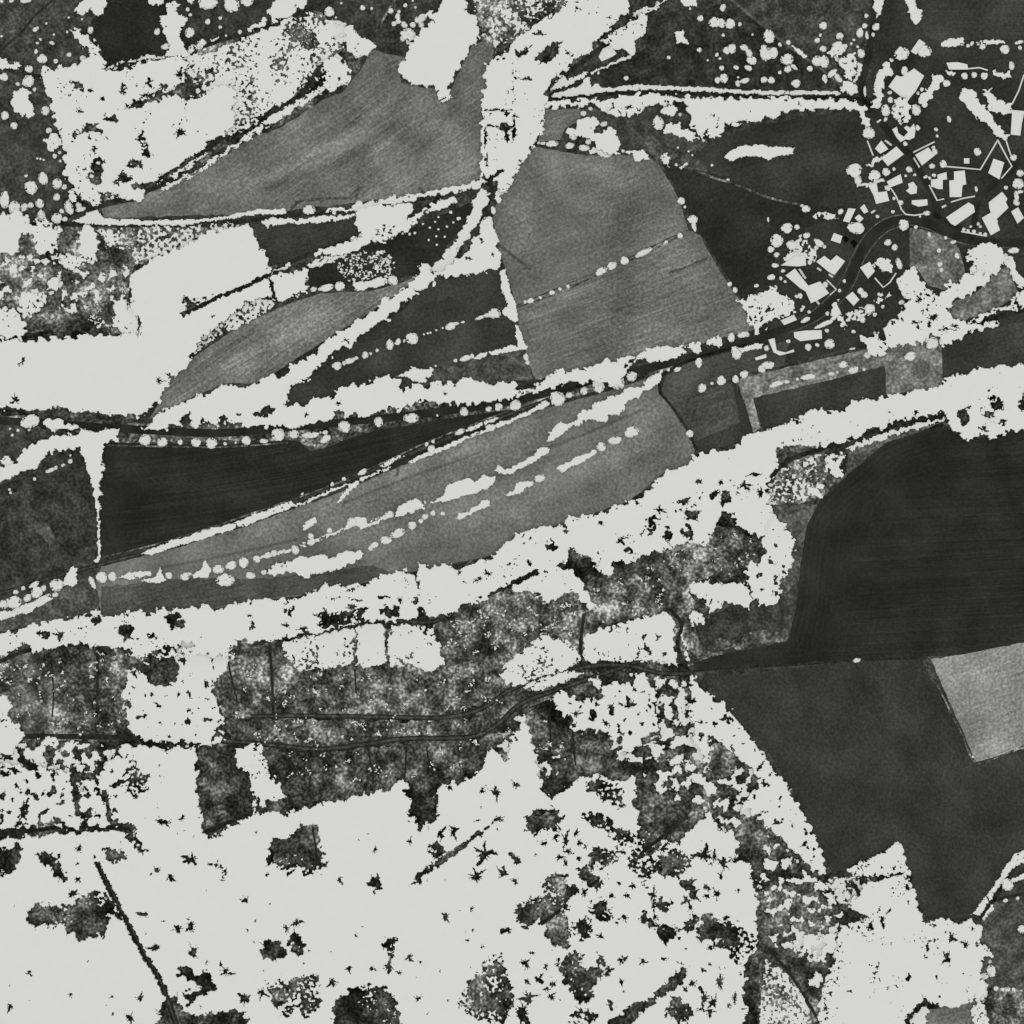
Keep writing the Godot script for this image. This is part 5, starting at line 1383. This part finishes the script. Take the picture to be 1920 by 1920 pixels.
func tree_list() -> Array:
	return [
		["trees of the western pasture", "in the western pasture", [[50,1,10,5],[22,2,4,3],[3,2,3,4],[170,57,6,5],[129,33,2,2],[87,44,2,2],[154,36,2,2],[66,56,4,4],[70,53,3,3],[76,74,3,2],[70,81,3,2],[98,81,5,3,20],[126,60,2.5,2],[3,68,2.5,2],[101,65,2,2],[68,97,3.2,4],[80,111,8,8],[130,103,4,4],[105,115,4,4],[156,110,6,5],[55,130,7,6],[54,153,10,10],[65,168,4,3],[34,158,4,3],[8,145,7,7],[10,217,7,7],[27,236,6,6],[86,208,8,7],[92,245,5,5],[103,293,4,4],[70,297,2,2],[76,298,2,2],[82,300,2,2],[112,286,3,3],[113,302,2.5,2.5],[82,335,8,11,-20],[49,330,2.5,3],[59,352,11,11],[108,345,9,8],[121,351,4.5,4.5],[107,370,6,6],[75,382,7,8],[58,385,5,5],[46,389,6,7],[28,392,9,14],[10,375,8,15],[130,390,7,12,-20],[116,396,4,4],[148,386,6,5],[107,410,9,9],[78,405,7,9],[122,411,5,4],[152,393,9,4,-15]]],
		["trees north of the northern lane", "north of the northern lane", [[295,60,5,6],[311,88,8,5],[356,62,8,9],[380,80,6,5],[390,41,4.5,5],[413,34,3,3],[413,51,3,3],[450,60,3.5,3.5],[357,28,3,3],[352,18,3,4],[390,5,16,13],[435,8,13,15],[464,4,11,7],[424,67,2,2]]],
		["trees above the northern meadow", "above the northern meadow", [[618,23,8.5,8.5],[630,33,2,2],[680,15,4.5,4.5],[697,16,2.5,2.5],[733,21,5,4.5],[748,22,3,3],[746,32,4.5,6],[747,41,4,5],[739,45,4.5,4],[758,47,5,6],[774,47,5,5],[785,38,7,6],[793,33,6,7],[790,47,5,5],[766,66,11,12],[755,73,5,4],[765,80,4,3.5],[760,10,3.5,3.5],[640,6,2,2],[774,1,2,2],[779,14,2,2]]],
		["trees by the western lane", "by the western lane", [[580,394,11,8],[664,449,7,5],[677,441,4,3.5],[913,422,11,15,15],[925,395,4,7]]],
		["orchard bushes", "in the dark orchard's eastern half", [[755,438,2,2],[768,439,2.5,2.5],[778,437,2.5,2.5],[793,420,2,2],[806,427,2,2],[822,430,2,2],[838,425,2,2],[818,443,2,2],[804,450,2,2],[834,444,2,2],[822,407,2,2],[850,417,2,2],[819,459,2,2],[735,447,2,2],[816,416,1.8,1.8],[845,398,3,3],[860,410,4,3]]],
		["fence bushes of the dark western field", "in the dark field by the forked wood", [[132,865,4,4],[132,854,2,2],[117,873,2.5,2],[120,871,2,2],[95,882,9,3.5,-20],[105,877,4,3],[65,898,3.2,2.8],[18,918,2.5,2.5],[20,924,2.5,2.5],[34,807,3,2.5],[55,806,3,2],[23,816,2.5,2.5],[19,804,2,2]]],
		["trees along the road", "in the row below the road", [[58,790,17,11],[273,825,9.5,10],[305,829,9,7.5],[338,829,4.5,4.5],[368,830,8,7.5],[397,831,9.5,9.5],[422,832,3,3],[462,826,8,7.5],[442,830,2,2],[495,827,7,4],[522,815,11,11],[551,814,9,7],[583,816,14,5.5,-5],[611,823,10,6,-30],[601,811,2,2],[610,811,5,3.5],[590,835,2,2],[646,800,10,10],[710,791,7.5,8.5],[771,784,13,8],[820,779,2,2],[870,772,8,7],[916,767,4.5,5],[935,763,6.5,6.5],[966,760,9,10],[1045,748,12,13],[1067,741,5.5,5],[1095,733,7,6],[1122,724,10.5,10.5],[1157,715,12,14],[1184,706,8.5,8.5]]],
		["trees in the upper fence line of the dark field", "in the dark field's upper fence line", [[632,686,8.5,6.5],[645,681,4,3],[656,677,9,5,-20],[667,672,5,3],[685,666,5.5,6],[695,663,2.5,2.5],[707,657,3,3],[731,647,6.5,8.5],[747,640,4.5,5],[758,639,3,2],[773,635,10,10.5],[745,644,5,2.5],[795,627,1.8,1.8],[802,625,2,2],[807,624,2,2],[818,619,1.8,1.8],[830,615,1.8,1.8],[845,612,9,6.5,-15],[855,607,5,3],[868,604,3.5,2],[900,596,9,3,-20],[915,591,7,4],[927,588,11,8.5]]],
		["bushes in the lower fence line of the dark field", "in the dark field's lower fence line", [[854,676,3.5,3],[873,672,10,5,-15],[885,668,4,4],[900,669,5,4],[986,670,4.5,6],[989,680,3.5,4],[817,686,2,1.8]]],
		["trees between the tapering meadow and the orchard", "between the tapering meadow and the orchard", [[588,543,6,4],[612,540,14,5.5],[637,537,8.5,8],[737,526,8,8.5],[560,799,4,3]]],
		["trees at the top of the central meadow", "along the top of the central meadow", [[1095,278,9,5.5],[1068,274,8,5],[1035,270,11,5.5],[1018,269,4.5,3],[1010,268,2.5,2.5],[1002,264,3,4],[1132,233,6,4.5,-20],[1094,213,5,5],[1107,204,4,3],[1103,266,5,5],[1168,283,3,3],[1075,257,7,5]]],
		["trees under the lane-side belt", "between the lane-side belt and the dark field", [[1234,232,9.5,11.5],[1275,215,3,3],[1268,309,2.5,2.5],[1286,308,4,2.5],[1271,277,2,2],[1291,284,2,2],[1335,310,2.5,2.5],[1365,337,2,3],[1440,412,2,4],[1298,291,1.8,1.8]]],
		["trees in the northern triangle", "in the northern triangle", [[1254,108,3.2,3.2],[1313,35,5,5.5],[1340,43,11,8],[1352,44,7,8],[1369,45,8.5,8.5],[1387,46,3.8,3],[1355,15,6,5],[1356,66,3,3],[1311,94,4,4],[1362,95,6,6],[1372,92,8,7],[1344,103,3,3.5],[1350,110,2.5,2.5],[1327,113,2,2],[1395,90,5.5,6.5],[1404,100,5,8,-20],[1409,114,9,7,30],[1353,128,4.5,4],[1380,127,5,3.5,30],[1403,128,7,4.5,30],[1345,151,5,5.5],[1357,147,7.5,7.5],[1383,157,4.2,5.5],[1396,152,9,4,-15],[1432,150,5.5,5.5],[1174,147,4,4],[1122,137,3,2],[1434,100,9,14],[1440,70,8,11],[1384,145,2,2],[1411,65,2,2]]],
		["trees on the line across the central meadow", "on the line across the central meadow", [[1277,377,6,6.5],[1284,388,2.5,2.5],[1299,412,7.5,8],[1301,424,4,9],[1275,442,5,4.5],[1249,454,3,3],[1207,474,15,5,-28],[1127,509,11,6,-30],[1147,499,9,6,-30],[1171,489,7.5,6.5],[1195,480,4,3],[1065,537,3.2,3],[1050,542,3,3],[1035,549,4.8,4.2],[1013,558,3,2.5],[995,564,6,4.5],[985,566,3,3],[1368,533,4,4.2],[1378,544,4,5],[1418,536,4.5,3]]],
		["trees in the meadow rows", "in the long meadow's rows", [[1184,810,13,9,-20],[1153,826,11,7,-10],[1127,838,7.5,8],[1012,897,9,6.5,-20],[1015,849,4,4],[830,963,4,3.5],[812,962,5,4],[797,969,6,4.5,-30],[789,977,4.5,4],[773,985,6.5,7.5],[746,1000,13,7,-25],[724,1013,9.5,7],[702,1022,8,5,-20],[695,1028,4.5,4],[730,965,8,6],[660,979,8,7.5],[583,1005,5.5,4.5],[584,1016,6.5,6.5],[570,1018,3,2],[618,995,5,4.5],[554,1031,6,8.5],[503,1041,8,5,-20],[514,1037,6,5],[526,1034,2.5,2],[533,1033,3,3],[482,1048,6,6.5],[495,1073,4.5,4.5]]],
		["trees in the western row of bushes", "in the row south of the western track", [[172,1089,5,7,-20],[176,1097,4,6,-20],[191,1082,10,9.5],[211,1081,7.5,7.5],[317,1079,6,6],[347,1081,8,6.5],[410,1067,10,7.5],[434,1060,10,6.5,-20],[457,1055,8.5,9],[423,1088,16,10],[470,1079,8,6],[355,1076,4,3]]],
		["trees by the western track", "beside the western track", [[107,1097,10.5,11.5],[26,1129,14,10],[70,1110,10.5,9.5],[52,1121,6,7],[82,1103,5,5],[30,1110,4.5,4],[44,1103,4,3.5],[65,1096,10,4,-30],[104,1115,5.5,4],[8,1133,8,7]]],
		["bushes along the middle track", "along the track beside the ploughed field", [[567,926,2.5,2],[623,908,4,3],[645,898,4,3],[680,885,9,4,-30],[800,833,4,3],[812,828,3,3],[809,843,7.5,6.5],[862,810,9,4.5,-25],[920,802,8,6.5]]],
		["trees below the central meadow", "below the central meadow's southeast corner", [[1371,633,6,8],[1392,628,9,5],[1270,693,7,3.5,-20],[1253,693,3,3],[1310,680,6,8],[1380,662,8,12],[1400,627,5,4]]],
		["trees on the strip fields", "on the strip fields below the hamlet", [[1316,728,7,8],[1335,719,2.8,2.8],[1352,714,8,7.5],[1379,711,5.5,7],[1395,702,7,6.5],[1428,692,6.5,6.5],[1293,813,6,6.5],[1440,685,10,7],[1456,720,14,4.5,-20],[1475,716,5,3],[1515,707,13,5,-5],[1495,711,3,2.5],[1558,701,5,3],[1570,698,2,2.5],[1580,684,8,5.5],[1600,694,8.5,6,-20],[1620,693,3,2.5],[1626,666,6,5],[1706,668,10,7,-20],[1747,644,10,11],[1437,653,5,4]]],
		["trees below the road bend", "below the road bend", [[1515,651,5.5,6],[1532,647,4,3],[1555,645,8.5,8.5],[1600,622,3,4],[1598,654,5,2]]],
		["trees northwest of the hamlet", "northwest of the hamlet", [[1543,49,7,6.5],[1574,68,6,6],[1624,30,3.2,4],[1612,62,6,8.5],[1621,49,4.5,4.5],[1642,51,6,6.5],[1637,65,3.2,3.5],[1625,67,3,7],[1532,76,4.5,4.5],[1538,66,2.5,3],[1543,92,5.5,5.5],[1478,80,4.5,4],[1532,115,9,9],[1545,117,8,10],[1518,129,5,5],[1546,148,4.5,7],[1492,157,8,6.5],[1445,70,6,10],[1448,100,10,10],[1475,112,11,9],[1477,130,6,6],[1488,126,8,3,40],[1462,136,3.2,3.2],[1446,151,6,5.5],[1560,138,5,10,45],[1571,147,5,9,-40],[1596,82,2.5,2.5],[1608,88,2.5,2.5],[1614,101,6,8],[1601,75,2.5,2.5],[1565,86,5,5],[1570,112,4,4],[1462,84,3,4],[1621,172,2.5,9]]],
		["trees around the big barn", "around the hamlet's big barn", [[1690,102,13,10.5],[1733,97,12,10],[1717,207,7.5,10],[1774,157,6.5,6],[1660,208,7.5,10],[1668,174,3,4],[1669,188,5,5],[1696,135,6,9],[1628,250,10.5,10],[1728,168,3,4],[1721,175,3,3],[1671,113,3,4],[1720,240,4,5],[1697,270,4,4],[1755,243,3,3.5],[1757,255,2.5,2.5],[1779,224,3.5,6],[1660,224,4,3]]],
		["trees in the northeast gardens", "in the gardens under the striped field", [[1808,143,6,5.5],[1826,141,5,5],[1845,143,6.5,5.5],[1896,124,4.5,7.5],[1883,93,8,8],[1842,88,5,5],[1815,86,3.5,3],[1910,80,8,3],[1912,90,4,3],[1822,82,4,3]]],
		["garden trees of the hamlet", "among the hamlet's houses", [[1601,320,13.5,11],[1608,338,6,9],[1639,330,9.5,10],[1661,323,6.5,7],[1676,317,3,3],[1704,318,5,5.5],[1752,285,4.5,6],[1750,277,3.5,3],[1768,308,6,6.5],[1747,312,5.5,4],[1832,285,7,6],[1900,296,5.5,5.5],[1698,330,2.5,2.5],[1715,328,2.5,2.5],[1735,332,4,2.5,-20],[1743,334,3.5,2.5],[1751,329,4,3],[1664,353,5,5],[1676,372,3,3],[1688,380,5,4],[1737,400,6,4],[1908,345,9,9.5],[1912,325,6,6],[1905,368,4,9],[1886,352,3.5,3.5],[1830,355,2.5,5],[1912,360,6,3],[1905,380,5,6],[1511,392,7.5,6],[1504,386,3,3],[1576,397,4.5,5],[1605,428,15,10,15],[1694,422,9,9],[1664,455,5.5,6.5],[1677,464,5.5,5],[1645,406,3,3.2],[1674,397,3,3],[1717,426,3.5,3],[1742,440,4,3],[1773,446,3,3],[1787,454,5,3],[1807,430,3.2,3],[1815,433,3,3],[1826,434,3.5,3.5],[1838,438,3,2.5],[1847,440,4,3],[1820,425,2.5,2],[1834,420,2.8,2.8],[1838,425,2.5,2.5],[1868,415,3,3],[1725,406,2,2]]],
		["garden trees south and west of the hamlet", "in the gardens southwest of the hamlet", [[1475,428,10,8],[1494,426,4.5,4.5],[1456,452,11,11],[1484,460,8,9],[1512,442,6,5],[1535,456,10,5,38],[1530,465,4,3.5],[1546,463,3,3],[1445,468,6,5],[1446,520,7,5],[1453,498,6,4],[1547,534,5,5],[1518,492,4,4],[1685,495,5,10,-20],[1613,546,5.5,5.5],[1620,553,5.5,6],[1648,552,3,3],[1630,580,9,9],[1617,600,5,5],[1551,588,3.5,3.5],[1560,590,3,3],[1503,581,3,3],[1517,585,3,3],[1500,555,4,5],[1762,496,4,4.5],[1765,506,3.5,3.5],[1760,470,3.5,4],[1794,480,4,5],[1690,567,4,5],[1900,470,10,5],[1583,527,3,3],[1640,625,2.5,3],[1510,600,9,4,-25],[1545,608,18,4,-22],[1525,625,3,3],[1550,620,4,3],[1464,522,3,3],[1472,528,2.6,2.6],[1506,576,3,3],[1494,556,3,4],[1468,508,4,3],[1456,478,5,4],[1500,470,3,3],[1520,476,2.6,2.6],[1574,545,3,3],[1590,600,4,3],[1605,588,4,4],[1640,590,4,3],[1655,575,3,3],[1478,640,4,3]]],
		["trees in the southeast corner", "in the southeast corner meadow", [[1888,1658,9.5,11],[1858,1820,7,11],[1845,1830,6,7],[1867,1853,4.5,4],[1880,1855,3.5,3.2],[1890,1856,3.2,3],[1900,1855,3.5,3],[1916,1742,7,8],[1885,1688,4.5,3.2],[1860,1793,3,3],[1856,1803,3,3],[1840,1855,9,8],[1908,1684,3,3]]],
		["lone bushes on the southeastern field line", "on the ditch between the great dark fields", [[1606,1238,7,3.5],[1824,1419,2,2]]],
	]

# ---------------------------------------------------------------- parked cars
func make_cars() -> void:
	var list := [
		[1663,266,35,"upper of two pale cars parked by the small square house"],
		[1668,270,35,"lower of two pale cars parked by the small square house"],
		[1637,397,-35,"pale car parked beside the small slanting shed"],
		[1770,387,-25,"pale car parked west of the slanting barn"],
		[1648,227,-35,"pale car parked on the lane below the tall hedge"],
		[1676,199,-50,"pale car parked by the trees south of the big barn"],
		[1533,567,50,"pale car parked on the roadside below the angled farmhouse"],
		[1536,505,35,"pale car parked below the heart-shaped house"],
		[1501,508,50,"uppermost of three pale cars beside the angled farmhouse"],
		[1504,513,50,"middle of three pale cars beside the angled farmhouse"],
		[1508,519,50,"lowest of three pale cars beside the angled farmhouse"],
		[1558,517,35,"pale car parked under the heart-shaped house's tip"],
	]
	var paint_ := plain(0.76)
	var glass := plain(0.72)
	var rubber := plain(0.03)
	var body := car_body(4.6, 1.9, [[-2.3, 0.35], [-2.3, 0.85], [-1.7, 0.98], [2.1, 0.98], [2.3, 0.7], [2.3, 0.35]])
	var cabin := car_body(0, 1.6, [[-1.1, 0.98], [-0.5, 1.5], [1.2, 1.5], [1.9, 0.98]])
	var tyre := CylinderMesh.new()
	tyre.top_radius = 0.32
	tyre.bottom_radius = 0.32
	tyre.height = 0.22
	tyre.radial_segments = 14
	for c in list:
		var t := Node3D.new()
		t.name = numbered("parked_car")
		add_child(t)
		t.position = wp(c[0], c[1], 0.42 if c[3].contains("lane") or c[3].contains("roadside") else 0.1)
		t.rotation_degrees.y = -c[2]
		put("body", body, paint_, t)
		put("cabin", cabin, glass, t)
		for x in [-1.4, 1.4]:
			for z in [-0.85, 0.85]:
				var w := put("wheel", tyre, rubber, t)
				w.position = Vector3(x, 0.32, z)
				w.rotation_degrees.x = 90
		tag(t, c[3], "car", "cars parked in the hamlet")

func car_body(_l: float, wide: float, side: Array) -> ArrayMesh:
	var st := SurfaceTool.new()
	st.begin(Mesh.PRIMITIVE_TRIANGLES)
	var n := side.size()
	var mid := Vector2.ZERO
	for q in side: mid += Vector2(q[0], q[1]) / n
	for i in n:
		var a: Array = side[i]
		var b: Array = side[(i + 1) % n]
		var away := Vector3((a[0] + b[0]) * 0.5 - mid.x, (a[1] + b[1]) * 0.5 - mid.y, 0)
		face(st, [Vector3(a[0], a[1], -wide / 2), Vector3(a[0], a[1], wide / 2), Vector3(b[0], b[1], wide / 2), Vector3(b[0], b[1], -wide / 2)], away)
	for z in [-wide / 2, wide / 2]:
		var p := []
		for q in side: p.append(Vector3(q[0], q[1], z))
		face(st, p, Vector3(0, 0, z))
	return st.commit()
